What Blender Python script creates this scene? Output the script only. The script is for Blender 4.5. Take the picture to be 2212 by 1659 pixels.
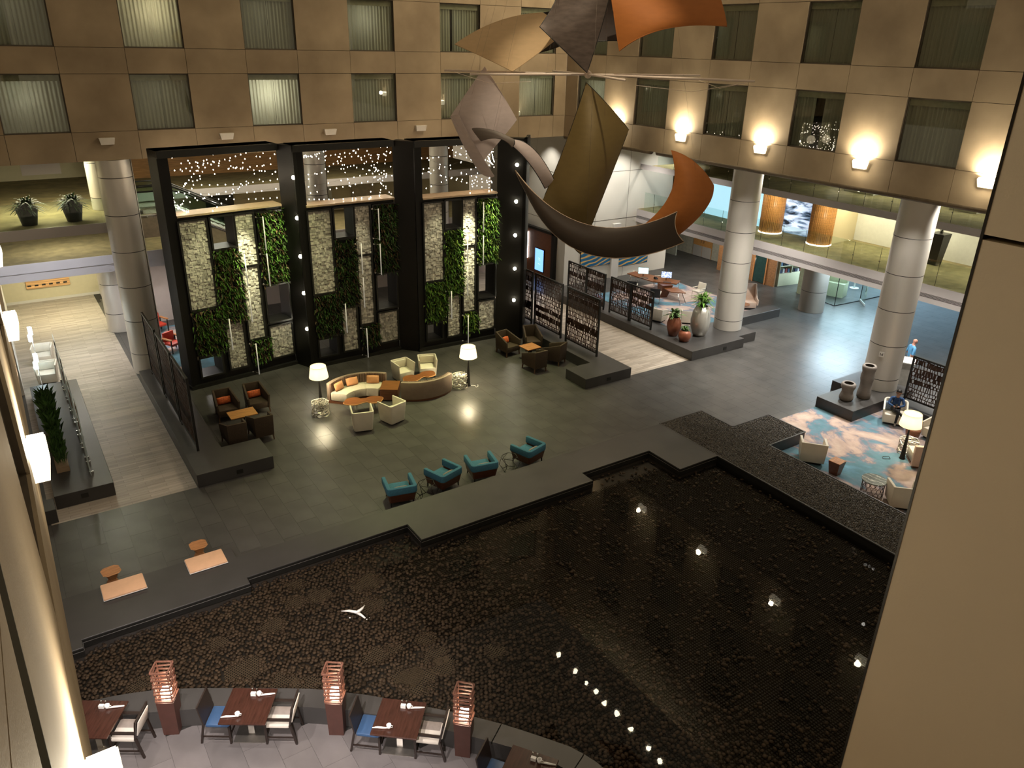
import bpy, bmesh, math, random
import numpy as np
from mathutils import Vector, Matrix
random.seed(7); RNG = np.random.default_rng(7)
PI = math.pi
for o in list(bpy.data.objects): bpy.data.objects.remove(o)
SC = bpy.context.scene
COL = SC.collection

# ---------------------------------------------------------------- camera
YAW, PITCH, ROLL, FPX, CAMH = 0.979072645, 0.414796478, -0.0227835956, 1676.34, 13.0
def cam_axes():
    y, t, r = YAW, PITCH, ROLL
    F = Vector((math.cos(y)*math.cos(t), math.sin(y)*math.cos(t), -math.sin(t)))
    R0 = Vector((math.sin(y), -math.cos(y), 0)); D0 = F.cross(R0)
    c, s = math.cos(r), math.sin(r)
    return c*R0 + s*D0, -s*R0 + c*D0, F
CR, CD, CF = cam_axes()
EYE = Vector((0, 0, CAMH))
cam = bpy.data.objects.new('camera', bpy.data.cameras.new('camera')); COL.objects.link(cam)
cam.data.sensor_width = 36; cam.data.lens = FPX*36/2212; cam.data.clip_start = 0.05; cam.data.clip_end = 300
cam.matrix_world = Matrix(((CR.x, -CD.x, -CF.x, 0), (CR.y, -CD.y, -CF.y, 0), (CR.z, -CD.z, -CF.z, CAMH), (0, 0, 0, 1)))
SC.camera = cam
# survey helpers: a sighting line from the camera position meets a known plane of the building
def sight(px, py): return CR*((px-1106)/FPX) + CD*((py-829.5)/FPX) + CF
def atZ(px, py, z=0.0): d = sight(px, py); return EYE + d*((z-CAMH)/d.z)
def atX(px, py, x): d = sight(px, py); return EYE + d*(x/d.x)
def atY(px, py, y): d = sight(px, py); return EYE + d*(y/d.y)
def atD(px, py, dist): d = sight(px, py); return EYE + d*(dist/math.hypot(d.x, d.y))
def atP(px, py, p0, u):                      # vertical plane through p0 along u; gives (along, height)
    d = sight(px, py); n = Vector((-u.y, u.x, 0)); t = n.dot(p0-EYE)/n.dot(d); q = EYE+d*t
    return (q-p0).dot(u), q.z

# ---------------------------------------------------------------- world, exposure, large lights
SC.view_settings.view_transform = 'Standard'; SC.view_settings.look = 'None'
SC.view_settings.exposure = 0.75; SC.view_settings.gamma = 1.0; SC.view_settings.use_curve_mapping = False
w = bpy.data.worlds.new('night_interior'); SC.world = w; w.use_nodes = True
bg = w.node_tree.nodes['Background']; bg.inputs[0].default_value = (1.0, 0.80, 0.54, 1); bg.inputs[1].default_value = 0.18
try:
    SC.cycles.use_adaptive_sampling = True; SC.cycles.adaptive_threshold = .12; SC.cycles.adaptive_min_samples = 16; SC.cycles.max_bounces = 5; SC.cycles.diffuse_bounces = 2; SC.cycles.glossy_bounces = 3; SC.cycles.transmission_bounces = 4
    SC.cycles.transparent_max_bounces = 8; SC.cycles.sample_clamp_indirect = 3.0; SC.cycles.sample_clamp_direct = 30
    SC.cycles.use_denoising = True; SC.cycles.caustics_reflective = False; SC.cycles.caustics_refractive = False
except Exception: pass
WARM = (1, .82, .55); WARM2 = (1, .9, .7); COOL = (.62, .84, 1); NEUT = (1, .95, .86)
def area(name, loc, sx, sy, power, color, aim=None, spread=PI):
    l = bpy.data.lights.new(name, 'AREA'); l.shape = 'RECTANGLE'; l.size = sx; l.size_y = sy; l.energy = power; l.color = color; l.spread = spread
    o = bpy.data.objects.new(name, l); COL.objects.link(o); o.location = loc
    if aim is not None: o.rotation_euler = (Vector(aim)-Vector(loc)).to_track_quat('-Z', 'Y').to_euler()
    return o
def spot(name, loc, aim, power, color, deg=30, blend=.6, r=.05):
    l = bpy.data.lights.new(name, 'SPOT'); l.energy = power; l.color = color; l.spot_size = math.radians(deg); l.spot_blend = blend; l.shadow_soft_size = r
    o = bpy.data.objects.new(name, l); COL.objects.link(o); o.location = loc
    o.rotation_euler = (Vector(aim)-Vector(loc)).to_track_quat('-Z', 'Y').to_euler(); return o
def point(name, loc, power, color, r=.08, parent=None):
    l = bpy.data.lights.new(name, 'POINT'); l.energy = power; l.color = color; l.shadow_soft_size = r
    o = bpy.data.objects.new(name, l); COL.objects.link(o); o.location = loc; o.parent = parent; return o
# atrium roof downlights, found from their mirror images in the pool
ROOFZ = 23.0
def mirrored(px, py, z=ROOFZ, wz=.215): d = sight(px, py); t = -(z-wz+CAMH-wz)/d.z; return Vector((d.x*t, d.y*t, z))
ROOF = [mirrored(*q) for q in ((1207, 1415), (1243, 1449), (1267, 1475), (1288, 1494), (1306, 1517), (1333, 1541), (1362, 1575), (1401, 1616), (1425, 1644))]
TRIP = [mirrored(x+dx, y+dy, 8.6) for x, y in ((1560, 1034), (1581, 1117), (1741, 1141), (1878, 1223)) for dx, dy in ((-8, -4), (0, 0), (8, 5))]
for q in ROOF: spot('roof_downlight', q, (q.x-4, q.y-5, 0), 420, WARM, 150, .4, .14)
for i, q in enumerate(TRIP): spot('soffit_and_fill_spot', q, (q.x-(1.2 if i >= 6 else 0), q.y-(1.0 if i >= 9 else 0), 0), 560, NEUT, 95, .7, .07)
# lights under the galleries, some added only to brighten dark parts
area('walk_light', (2.0, 42.5, 3.1), 2.4, 3.0, 120, (1, .92, .62))
area('walk_light', (1.6, 34.6, 3.2), 1.6, 1.6, 38, NEUT)
spot('walk_light', (1.5, 34.4, 5.75), (1.5, 37.6, 3.7), 300, (.86, .9, 1), 110, .8, .08)  # spot added to brighten the lower gallery fascia
area('walk_light', (5.9, 36.6, 3.1), 1.5, 1.5, 70, (1, .93, .88))
area('gallery_light', (2.0, 37.0, 8.4), 2.5, 1.2, 150, (1, .93, .6))
area('gallery_light', (35.5, 19.0, 8.5), 1.2, 10.0, 130, (1, .94, .74))  # long panel light added to brighten the upper lobby gallery
area('gallery_light', (2.0, 39.5, 5.7), 2.5, 1.2, 40, (1, .94, .74))
area('gallery_light', (8.0, 37.5, 8.4), 3.0, 1.5, 110, (1, .93, .7))
area('gallery_light', (15.0, 37.5, 8.4), 6.0, 1.5, 150, (1, .9, .66))
area('lobby_light', (36.2, 22.8, 3.1), 1.6, 2.6, 260, COOL)
area('shop_light', (41.5, 25.5, 3.1), 3.0, 4.0, 420, COOL)
area('lobby_light', (35.5, 31.0, 3.1), 2.0, 5.0, 150, NEUT)
area('lobby_light', (34.5, 14.0, 3.1), 2.0, 6.0, 160, NEUT)
area('gallery_light', (35.6, 21.0, 6.25), 1.6, 6.0, 120, (1, .94, .66))
area('gallery_light', (35.6, 14.5, 6.25), 1.6, 4.0, 90, (1, .94, .7))

for x, y, e in ((27.5, 29.0, 170), (30.5, 29.0, 190), (30.5, 33.4, 600), (27.9, 33.4, 600), (33.4, 33.4, 300), (26.0, 36.5, 260), (25.8, 12.6, 110), (26.6, 9.8, 110), (27.6, 11.5, 90), (25.7, 27.2, 80), (25.7, 31.0, 80)): spot('soffit_and_fill_spot', (x, y, 8.6), (x-(.8 if x < 27 else 0), y, 0), e, NEUT, 100, .7, .07)  # the spots nearest the white corner wall are added to brighten it
for x, y, e in ((24.4, 25.0, 130), (24.4, 29.5, 130)): spot('soffit_and_fill_spot', (x+1.2, y, 8.6), (23.0, y, 0), e, NEUT, 70, .7, .07)
for y, e in ((35.2, 60), (36.8, 40)): spot('soffit_and_fill_spot', (1.6, y-1.0, 8.6 if y < 36 else 8.6), (1.5, y-6, 0), e, NEUT, 80, .7, .07)

for a, b in (((26.0, 21.5, 8.5), (28.6, 23.9, 3.2)), ((25.9, 14.2, 8.5), (28.5, 15.8, 3.4))): spot('soffit_and_fill_spot', a, b, 260, NEUT, 62, .8, .07)  # two spots added to brighten the front columns
# ---------------------------------------------------------------- materials
MATS = {}
def mat(name, color, rough=.6, metal=0.0, var=.12, scale=6.0, bump=0.0, bscale=40.0, emit=0.0, ecol=None, spec=.5, coat=0.0, stretch=None, detail=4, color2=None, gen=False):
    if name in MATS: return MATS[name]
    m = bpy.data.materials.new(name); m.use_nodes = True; nt = m.node_tree; N = nt.nodes; L = nt.links
    b = N['Principled BSDF']; b.inputs['Roughness'].default_value = rough; b.inputs['Metallic'].default_value = metal
    b.inputs['Specular IOR Level'].default_value = spec; b.inputs['Coat Weight'].default_value = coat
    tc = N.new('ShaderNodeTexCoord'); src = tc.outputs['Generated' if gen else 'Object']
    if stretch:
        mp = N.new('ShaderNodeMapping'); mp.inputs['Scale'].default_value = stretch; L.new(src, mp.inputs[0]); src = mp.outputs[0]
    nz = N.new('ShaderNodeTexNoise'); nz.inputs['Scale'].default_value = scale; nz.inputs['Detail'].default_value = detail; L.new(src, nz.inputs['Vector'])
    rp = N.new('ShaderNodeValToRGB'); c = color
    c2 = color2 or tuple(min(1, x*(1+var)) for x in c)
    c1 = c if color2 else tuple(x*(1-var) for x in c)
    rp.color_ramp.elements[0].position = .32; rp.color_ramp.elements[1].position = .68
    rp.color_ramp.elements[0].color = (*c1, 1); rp.color_ramp.elements[1].color = (*c2, 1)
    L.new(nz.outputs['Fac'], rp.inputs[0]); L.new(rp.outputs[0], b.inputs['Base Color'])
    if bump:
        n2 = N.new('ShaderNodeTexNoise'); n2.inputs['Scale'].default_value = bscale; n2.inputs['Detail'].default_value = 3; L.new(src, n2.inputs['Vector'])
        bp = N.new('ShaderNodeBump'); bp.inputs['Strength'].default_value = bump; bp.inputs['Distance'].default_value = .02
        L.new(n2.outputs['Fac'], bp.inputs['Height']); L.new(bp.outputs[0], b.inputs['Normal'])
    if emit:
        b.inputs['Emission Color'].default_value = (*(ecol or c), 1); b.inputs['Emission Strength'].default_value = emit
    MATS[name] = m; return m
def per_object(m, amt=.25):
    """piece-to-piece tone variation driven by each object's own random number"""
    nt = m.node_tree; N = nt.nodes; L = nt.links; b = N['Principled BSDF']; lk = b.inputs['Base Color'].links[0]; s = lk.from_socket
    oi = N.new('ShaderNodeObjectInfo'); mr = N.new('ShaderNodeMapRange'); mr.inputs[3].default_value = 1-amt; mr.inputs[4].default_value = 1+amt
    hs = N.new('ShaderNodeHueSaturation'); L.new(oi.outputs['Random'], mr.inputs[0]); L.new(mr.outputs[0], hs.inputs['Value']); L.new(s, hs.inputs['Color']); L.new(hs.outputs[0], b.inputs['Base Color'])
    return m
def per_island(m, lo, hi, rough=None):
    nt = m.node_tree; N = nt.nodes; L = nt.links; b = N['Principled BSDF']; s = b.inputs['Base Color'].links[0].from_socket
    g = N.new('ShaderNodeNewGeometry'); mr = N.new('ShaderNodeMapRange'); mr.inputs[3].default_value = lo; mr.inputs[4].default_value = hi
    hs = N.new('ShaderNodeHueSaturation'); L.new(g.outputs['Random Per Island'], mr.inputs[0]); L.new(mr.outputs[0], hs.inputs['Value']); L.new(s, hs.inputs['Color']); L.new(hs.outputs[0], b.inputs['Base Color'])
    return m
def wood(name, c, rough=.4, scale=3.0, axis=(1, 8, 8)):
    return mat(name, tuple(x*.72 for x in c), rough, color2=tuple(min(1, x*1.2) for x in c), scale=scale, stretch=axis, detail=6, bump=.05, bscale=12)
def glassmat(name, tint=(.9, .95, .93), refl=1.0, rough=.0, ior=1.5, clear=1.0):
    if name in MATS: return MATS[name]
    m = bpy.data.materials.new(name); m.use_nodes = True; nt = m.node_tree; N = nt.nodes; L = nt.links
    N.remove(N['Principled BSDF']); out = N['Material Output']
    tr = N.new('ShaderNodeBsdfTransparent'); tr.inputs[0].default_value = (*tint, 1)
    gl = N.new('ShaderNodeBsdfGlossy'); gl.inputs['Roughness'].default_value = rough; gl.inputs[0].default_value = (refl, refl, refl, 1)
    f0 = ((ior-1)/(ior+1))**2                      # Schlick curve, the same on both faces of a thin pane
    fr = N.new('ShaderNodeLayerWeight'); fr.inputs[0].default_value = .5; pw = N.new('ShaderNodeMath'); pw.operation = 'POWER'; pw.inputs[1].default_value = 5.0
    ma = N.new('ShaderNodeMath'); ma.operation = 'MULTIPLY_ADD'; ma.inputs[1].default_value = 1-f0; ma.inputs[2].default_value = f0
    L.new(fr.outputs['Facing'], pw.inputs[0]); L.new(pw.outputs[0], ma.inputs[0])
    mx = N.new('ShaderNodeMixShader'); L.new(ma.outputs[0], mx.inputs[0]); L.new(tr.outputs[0], mx.inputs[1]); L.new(gl.outputs[0], mx.inputs[2]); L.new(mx.outputs[0], out.inputs[0])
    if clear < 1:
        df = N.new('ShaderNodeBsdfDiffuse'); df.inputs[0].default_value = (.75, .85, .85, 1)
        m2 = N.new('ShaderNodeMixShader'); m2.inputs[0].default_value = 1-clear; L.new(mx.outputs[0], m2.inputs[1]); L.new(df.outputs[0], m2.inputs[2]); L.new(m2.outputs[0], out.inputs[0])
    MATS[name] = m; return m
def emitmat(name, color, strength, var=0.0):
    if name in MATS: return MATS[name]
    m = bpy.data.materials.new(name); m.use_nodes = True; nt = m.node_tree; b = nt.nodes['Principled BSDF']
    b.inputs['Base Color'].default_value = (*[min(1, x*.8) for x in color], 1); b.inputs['Roughness'].default_value = .5
    b.inputs['Emission Color'].default_value = (*color, 1); b.inputs['Emission Strength'].default_value = strength
    MATS[name] = m; return m
def shademat(name, color, strength, trans=.5):
    """thin lit fabric: diffuse + translucent + the glow of the lamp inside"""
    if name in MATS: return MATS[name]
    m = bpy.data.materials.new(name); m.use_nodes = True; nt = m.node_tree; N = nt.nodes; L = nt.links; N.remove(N['Principled BSDF'])
    d = N.new('ShaderNodeBsdfDiffuse'); t = N.new('ShaderNodeBsdfTranslucent'); e = N.new('ShaderNodeEmission')
    d.inputs[0].default_value = t.inputs[0].default_value = (*color, 1); e.inputs[0].default_value = (*color, 1); e.inputs[1].default_value = strength
    mx = N.new('ShaderNodeMixShader'); mx.inputs[0].default_value = trans; ad = N.new('ShaderNodeAddShader')
    L.new(d.outputs[0], mx.inputs[1]); L.new(t.outputs[0], mx.inputs[2]); L.new(mx.outputs[0], ad.inputs[0]); L.new(e.outputs[0], ad.inputs[1])
    L.new((ad if strength else mx).outputs[0], N['Material Output'].inputs[0]); MATS[name] = m; return m

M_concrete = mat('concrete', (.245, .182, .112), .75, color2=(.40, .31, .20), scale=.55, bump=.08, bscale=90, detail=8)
M_concrete_lit = mat('concrete_lit', (.74, .64, .49), .8, var=.07, scale=.35, bump=.06, bscale=120)  # facade concrete made paler, strong sconce light put into its colour
M_joint = mat('joint_dark', (.08, .06, .04), .9)
M_tile = per_object(mat('floor_tile', (.060, .057, .053), .34, var=.22, scale=1.3, bump=.02, bscale=30, spec=.5), .06)
M_tiled = per_object(mat('terrace_tile', (.13, .118, .115), .45, var=.15, scale=1.3, bump=.02, bscale=30), .12)
M_base = mat('floor_base', (.020, .019, .017), .6)
M_plinth = mat('plinth_stone', (.046, .043, .041), .42, var=.15, scale=1.0, bump=.02)
M_black = mat('black_metal', (.010, .0095, .008), .38, var=.1)
M_blackgloss = mat('black_lacquer', (.007, .0062, .0055), .42, var=.15, scale=1, spec=.3)
M_white = mat('white_paint', (.72, .69, .64), .6, var=.03, scale=1)
M_lav = mat('fascia_paint', (.50, .46, .45), .55, var=.03, scale=1)
M_steel = mat('brushed_column_metal', (.66, .62, .56), .36, metal=.38, var=.06, scale=.6, stretch=(1, 1, .2))
M_chrome = mat('chrome', (.75, .74, .72), .15, metal=1, var=.03)
M_carpet = mat('gallery_carpet', (.22, .18, .085), .95, var=.22, scale=2.2, bump=.15, bscale=160)
M_glass = glassmat('clear_glass'); M_winglass = glassmat('window_glass', (.90, .92, .88), 1.0, 0, 1.6)
M_curtain = shademat('curtain_sheer', (.52, .51, .42), 0, .4)
M_room = mat('room_dark', (.10, .09, .07), .8)
M_frame = mat('window_frame_bronze', (.10, .085, .06), .5, metal=.3)
M_brown = mat('chair_tweed', (.050, .032, .018), .85, var=.35, scale=60, bump=.2, bscale=150)
M_brownleg = wood('chair_leg_wood', (.10, .055, .03), .5)
M_orange = mat('orange_cushion', (.62, .13, .035), .8, var=.35, scale=14, bump=.15)
M_cream = mat('cream_leather', (.74, .68, .57), .5, var=.05, scale=3, bump=.04)
M_pink = mat('rose_beige_fabric', (.62, .46, .36), .85, var=.05)
M_woodt = wood('walnut_top', (.22, .078, .026), .3)
M_woodo = wood('oak_top', (.58, .29, .09), .35)
M_woodd = wood('dark_walnut', (.15, .055, .025), .35)
M_mahog = wood('mahogany_top', (.048, .018, .012), .22, axis=(8, 1, 8))
M_teak = wood('teak', (.46, .20, .07), .45)
M_blue = mat('teal_felt', (.042, .155, .235), .9, var=.12, scale=25, bump=.1, bscale=200)
M_grey = mat('grey_knit', (.22, .20, .18), .9, var=.35, scale=60, bump=.3, bscale=90)
M_taupe = mat('sofa_leather', (.17, .105, .075), .55, var=.12, scale=8, bump=.06)
M_taupe2 = mat('sofa_shell', (.26, .19, .145), .7, var=.06)
M_seat = mat('sofa_seat', (.55, .49, .40), .85, var=.06, scale=20, bump=.08)
M_salmon = mat('salmon_cushion', (.70, .33, .16), .8, var=.08, scale=6)
M_white2 = mat('porcelain', (.82, .81, .78), .25, var=.02)

# ---------------------------------------------------------------- mesh builder
class MB:
    def __init__(s): s.v = []; s.f = []; s.sm = []
    def add(s, vs, fs, smooth=False):
        n = len(s.v); s.v += [tuple(v) for v in vs]; s.f += [tuple(i+n for i in f) for f in fs]; s.sm += [smooth]*len(fs); return s
    def box(s, x0, x1, y0, y1, z0, z1):
        return s.add([(x0,y0,z0),(x1,y0,z0),(x1,y1,z0),(x0,y1,z0),(x0,y0,z1),(x1,y0,z1),(x1,y1,z1),(x0,y1,z1)],
                     [(3,2,1,0),(4,5,6,7),(0,1,5,4),(1,2,6,5),(2,3,7,6),(3,0,4,7)])
    def hexa(s, lo, hi):       # lo, hi: four points each, counter-clockwise from above
        return s.add(list(lo)+list(hi), [(3,2,1,0),(4,5,6,7),(0,1,5,4),(1,2,6,5),(2,3,7,6),(3,0,4,7)])
    def prism(s, poly, z0, z1, top=None, smooth=False):
        n = len(poly); top = top or poly
        if sum(poly[i][0]*poly[(i+1)%n][1]-poly[(i+1)%n][0]*poly[i][1] for i in range(n)) < 0: poly = poly[::-1]; top = top[::-1]
        s.add([(p[0],p[1],z0) for p in poly]+[(p[0],p[1],z1) for p in top], [tuple(range(n))[::-1], tuple(range(n, 2*n))])
        k = len(s.v)-2*n
        for i in range(n): j = (i+1)%n; s.f.append((k+i, k+j, k+n+j, k+n+i)); s.sm.append(smooth)
        return s
    def lathe(s, prof, c=(0,0,0), seg=24, smooth=True, cap=True):
        vs = []; fs = []
        for r, z in prof:
            for i in range(seg): a = 2*PI*i/seg; vs.append((c[0]+r*math.cos(a), c[1]+r*math.sin(a), c[2]+z))
        for k in range(len(prof)-1):
            for i in range(seg): j = (i+1)%seg; fs.append((k*seg+i, k*seg+j, (k+1)*seg+j, (k+1)*seg+i))
        s.add(vs, fs, smooth)
        if cap:
            b = len(s.v)-len(vs)
            if prof[0][0] > 1e-4: s.f.append(tuple(b+i for i in range(seg))[::-1]); s.sm.append(False)
            if prof[-1][0] > 1e-4: s.f.append(tuple(b+(len(prof)-1)*seg+i for i in range(seg))); s.sm.append(False)
        return s
    def tube(s, pts, r, seg=6, smooth=True, closed=False):
        pts = [Vector(p) for p in pts]; n = len(pts); rs = r if isinstance(r, (list, tuple)) else [r]*n; vs = []; fs = []
        up = Vector((0,0,1))
        for i, p in enumerate(pts):
            a = pts[(i-1)%n] if (closed or i > 0) else p; b = pts[(i+1)%n] if (closed or i < n-1) else p
            t = (b-a).normalized() if (b-a).length > 1e-9 else Vector((0,0,1))
            q = up if abs(t.dot(up)) < .95 else Vector((1,0,0)); e1 = t.cross(q).normalized(); e2 = e1.cross(t)
            for k in range(seg): g = 2*PI*k/seg; vs.append(p+(e1*math.cos(g)+e2*math.sin(g))*rs[i])
        m = n if closed else n-1
        for i in range(m):
            j = (i+1)%n
            for k in range(seg): l = (k+1)%seg; fs.append((i*seg+k, i*seg+l, j*seg+l, j*seg+k))
        if not closed: fs += [tuple(range(seg))[::-1], tuple((n-1)*seg+k for k in range(seg))]
        return s.add(vs, fs, smooth)
    def bar(s, a, b, w, h=None):   # square bar between two points
        a = Vector(a); b = Vector(b); h = h or w; t = (b-a).normalized(); q = Vector((0,0,1)) if abs(t.z) < .95 else Vector((1,0,0))
        e1 = t.cross(q).normalized()*w/2; e2 = e1.normalized().cross(t)*h/2
        return s.hexa([a-e1-e2, a+e1-e2, a+e1+e2, a-e1+e2], [b-e1-e2, b+e1-e2, b+e1+e2, b-e1+e2])
    def grid(s, fn, nu, nv, smooth=True, wrap=False):
        vs = [fn(i/nu, j/nv) for j in range(nv+1) for i in range(nu+1)]; w = nu+1
        return s.add(vs, [(j*w+i, j*w+i+1, (j+1)*w+i+1, (j+1)*w+i) for j in range(nv) for i in range(nu)], smooth)
    def ball(s, c, rx, ry=None, rz=None, seg=10, rings=6):
        ry = ry or rx; rz = rz or rx
        pr = [(max(1e-5, math.sin(PI*k/rings)), -math.cos(PI*k/rings)) for k in range(rings+1)]; n0 = len(s.v)
        s.lathe(pr, (0,0,0), seg, True, False)
        for i in range(n0, len(s.v)): x, y, z = s.v[i]; s.v[i] = (c[0]+x*rx, c[1]+y*ry, c[2]+z*rz)
        return s
    def xform(s, M):
        s.v = [tuple(M @ Vector(v)) for v in s.v]; return s
    def mesh(s, name, bevel=0, seg=2):
        me = bpy.data.meshes.new(name); me.from_pydata([tuple(v) for v in s.v], [], s.f)
        for p, q in zip(me.polygons, s.sm): p.use_smooth = q
        if bevel:
            bm = bmesh.new(); bm.from_mesh(me)
            es = [e for e in bm.edges if len(e.link_faces) == 2 and e.calc_face_angle(0) > .5]
            bmesh.ops.bevel(bm, geom=es, offset=bevel, segments=seg, profile=.5, affect='EDGES', clamp_overlap=True)
            if seg > 1:
                for f in bm.faces: f.smooth = True
            bm.normal_update(); bm.to_mesh(me); bm.free()
            if seg > 1:
                try: me.set_sharp_from_angle(angle=.7)
                except Exception: pass
        me.update(); return me
CACHE = {}
def obj(name, mb, m, parent=None, bevel=0, seg=2, key=None, kind=None, label=None):
    if key and key in CACHE: me = CACHE[key]
    else:
        mb = mb() if callable(mb) else mb
        me = mb if isinstance(mb, bpy.types.Mesh) else mb.mesh(name, bevel, seg)
        if not isinstance(m, list): me.materials.clear()
        for q in (m if isinstance(m, (list, tuple)) else [m]): me.materials.append(q)
        if key: CACHE[key] = me
    o = bpy.data.objects.new(name, me); COL.objects.link(o)
    if parent: o.parent = parent
    if kind: o['kind'] = kind
    if label: o['label'] = label
    return o
def tag(o, label, cat, group=None, kind=None):
    o['label'] = label; o['category'] = cat
    if group: o['group'] = group
    if kind: o['kind'] = kind
    return o
def thing(name, label, cat, loc=(0,0,0), rz=0.0, group=None, kind=None):
    o = bpy.data.objects.new(name, None); COL.objects.link(o); o.empty_display_size = .1
    o.location = loc; o.rotation_euler = (0, 0, rz); return tag(o, label, cat, group, kind)
ORD = ['first', 'second', 'third', 'fourth', 'fifth', 'sixth', 'seventh', 'eighth', 'ninth', 'tenth', 'eleventh', 'twelfth']

# ================================================================ THE SETTING
ZB = 8.67                                    # underside of the hotel facades
# ---- floor: base slab, stone tiles, plank walks, carpets
fl = obj('floor', MB().box(-9, 58, -2, 60, -.3, -.012), M_base, kind='structure'); fl['label'] = 'dark grey stone tiled atrium floor'
OUT = [(-4, 15.6), (-2, 15.15), (-.43, 14.6), (.11, 14.46), (.82, 14.18), (1.52, 13.78), (2.58, 13.12), (3.56, 12.47), (4.47, 11.69), (5.17, 10.95), (5.86, 10.23), (6.43, 9.55), (6.86, 8.95), (7.22, 8.42), (7.42, 7.95), (7.5, 7.4), (7.48, 6.6), (7.3, 5.4), (6.9, 4.0), (6.6, 3.0)]
INN = [(-4, 14.9), (-2, 14.45), (-.55, 14.0), (.12, 13.82), (.62, 13.6), (1.4, 13.2), (2.3, 12.7), (3.1, 12.2), (3.95, 11.55), (4.62, 10.9), (5.25, 10.2), (5.85, 9.5), (6.3, 8.95), (6.66, 8.45), (6.88, 7.95), (6.95, 7.4), (6.93, 6.6), (6.75, 5.4), (6.4, 4.0), (6.1, 3.0)]
WALKS = [(-.5, 3.53, 22.83, 46.2), (21.3, 24.86, 22.67, 46.0)]
def in_walk(x, y): return any(a-.02 < x < b+.02 and c-.02 < y < d+.02 for a, b, c, d in WALKS)
def deep_walk(x, y): return any(a+.35 < x < b-.35 and c+.7 < y for a, b, c, d in WALKS)
tile_me = MB().box(-.298, .298, -.598, .598, -.012, 0).mesh('tile'); tile_me.materials.append(M_tile)
tile_me2 = tile_me.copy(); tile_me2.materials.clear(); tile_me2.materials.append(M_tiled)
INX, INY = [p[0] for p in INN[:15]], [p[1] for p in INN[:15]]
def terrace(x, y): return x < 6.9 and y < np.interp(x, INX, INY)+.45
tiles = []
def tile_rows():
    k = 0; x = -1.1
    while x < 46:
        y = 4.3+(k % 2)*.6
        while y < 44:
            cx, cy = x+.3, y+.6
            under_pool = not terrace(cx, cy) and cy < 16.2 and cx < 18.3
            if not deep_walk(cx, cy) and not under_pool and not (cx < 18 and 16 < cy < 17.3): tiles.append((cx, cy))
            y += 1.2
        x += .6; k += 1
tile_rows()
# the nearest 300 tiles one by one, the rest of the paving as one body
tiles.sort(key=lambda t: t[0]**2+t[1]**2)
vis = [t for t in tiles if (EYE.x, 1) and -.6 < t[0] < 40]
near = [t for t in vis if t[1] > 9.0 or t[0] < 7][:300]; ns = set(near)
for x, y in near:
    o = bpy.data.objects.new('tile', tile_me2 if terrace(x, y) else tile_me); COL.objects.link(o); o.location = (x, y, 0); o.parent = fl
mb = MB()
for x, y in tiles:
    if (x, y) not in ns:
        mb.add([(x-.296, y-.596, 0), (x+.296, y-.596, 0), (x+.296, y+.596, 0), (x-.296, y+.596, 0)], [(0, 1, 2, 3)])
obj('tile_paving', mb, M_tile, fl, kind='stuff')
# plank floors (planks only a few pixels wide: grain and joints in the material)
def plank_mat():
    m = mat('pale_planks', (.48, .43, .37), .45, var=.18, scale=1.6, stretch=(.35, 6, 1), detail=5)
    nt = m.node_tree; N = nt.nodes; L = nt.links; b = N['Principled BSDF']; s = b.inputs['Base Color'].links[0].from_socket
    tc = N.new('ShaderNodeTexCoord'); br = N.new('ShaderNodeTexBrick'); br.inputs['Scale'].default_value = 1; br.inputs['Brick Width'].default_value = 1.1; br.inputs['Row Height'].default_value = .15
    br.inputs['Mortar Size'].default_value = .004; br.inputs['Color1'].default_value = (1, 1, 1, 1); br.inputs['Color2'].default_value = (.72, .70, .68, 1); br.inputs['Mortar'].default_value = (.4, .36, .3, 1)
    mx = N.new('ShaderNodeMix'); mx.data_type = 'RGBA'; mx.blend_type = 'MULTIPLY'; mx.inputs[0].default_value = 1
    L.new(tc.outputs['Object'], br.inputs['Vector']); L.new(s, mx.inputs[6]); L.new(br.outputs['Color'], mx.inputs[7]); L.new(mx.outputs[2], b.inputs['Base Color']); return m
M_plank = plank_mat()
for i, (a, b, c, d) in enumerate(WALKS):
    o = obj('floor', MB().box(a, b, c, d, -.011, .001), M_plank, kind='structure'); o['label'] = ['pale plank walkway beside the grass planter', 'pale plank walkway between the cut metal screens'][i]
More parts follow.
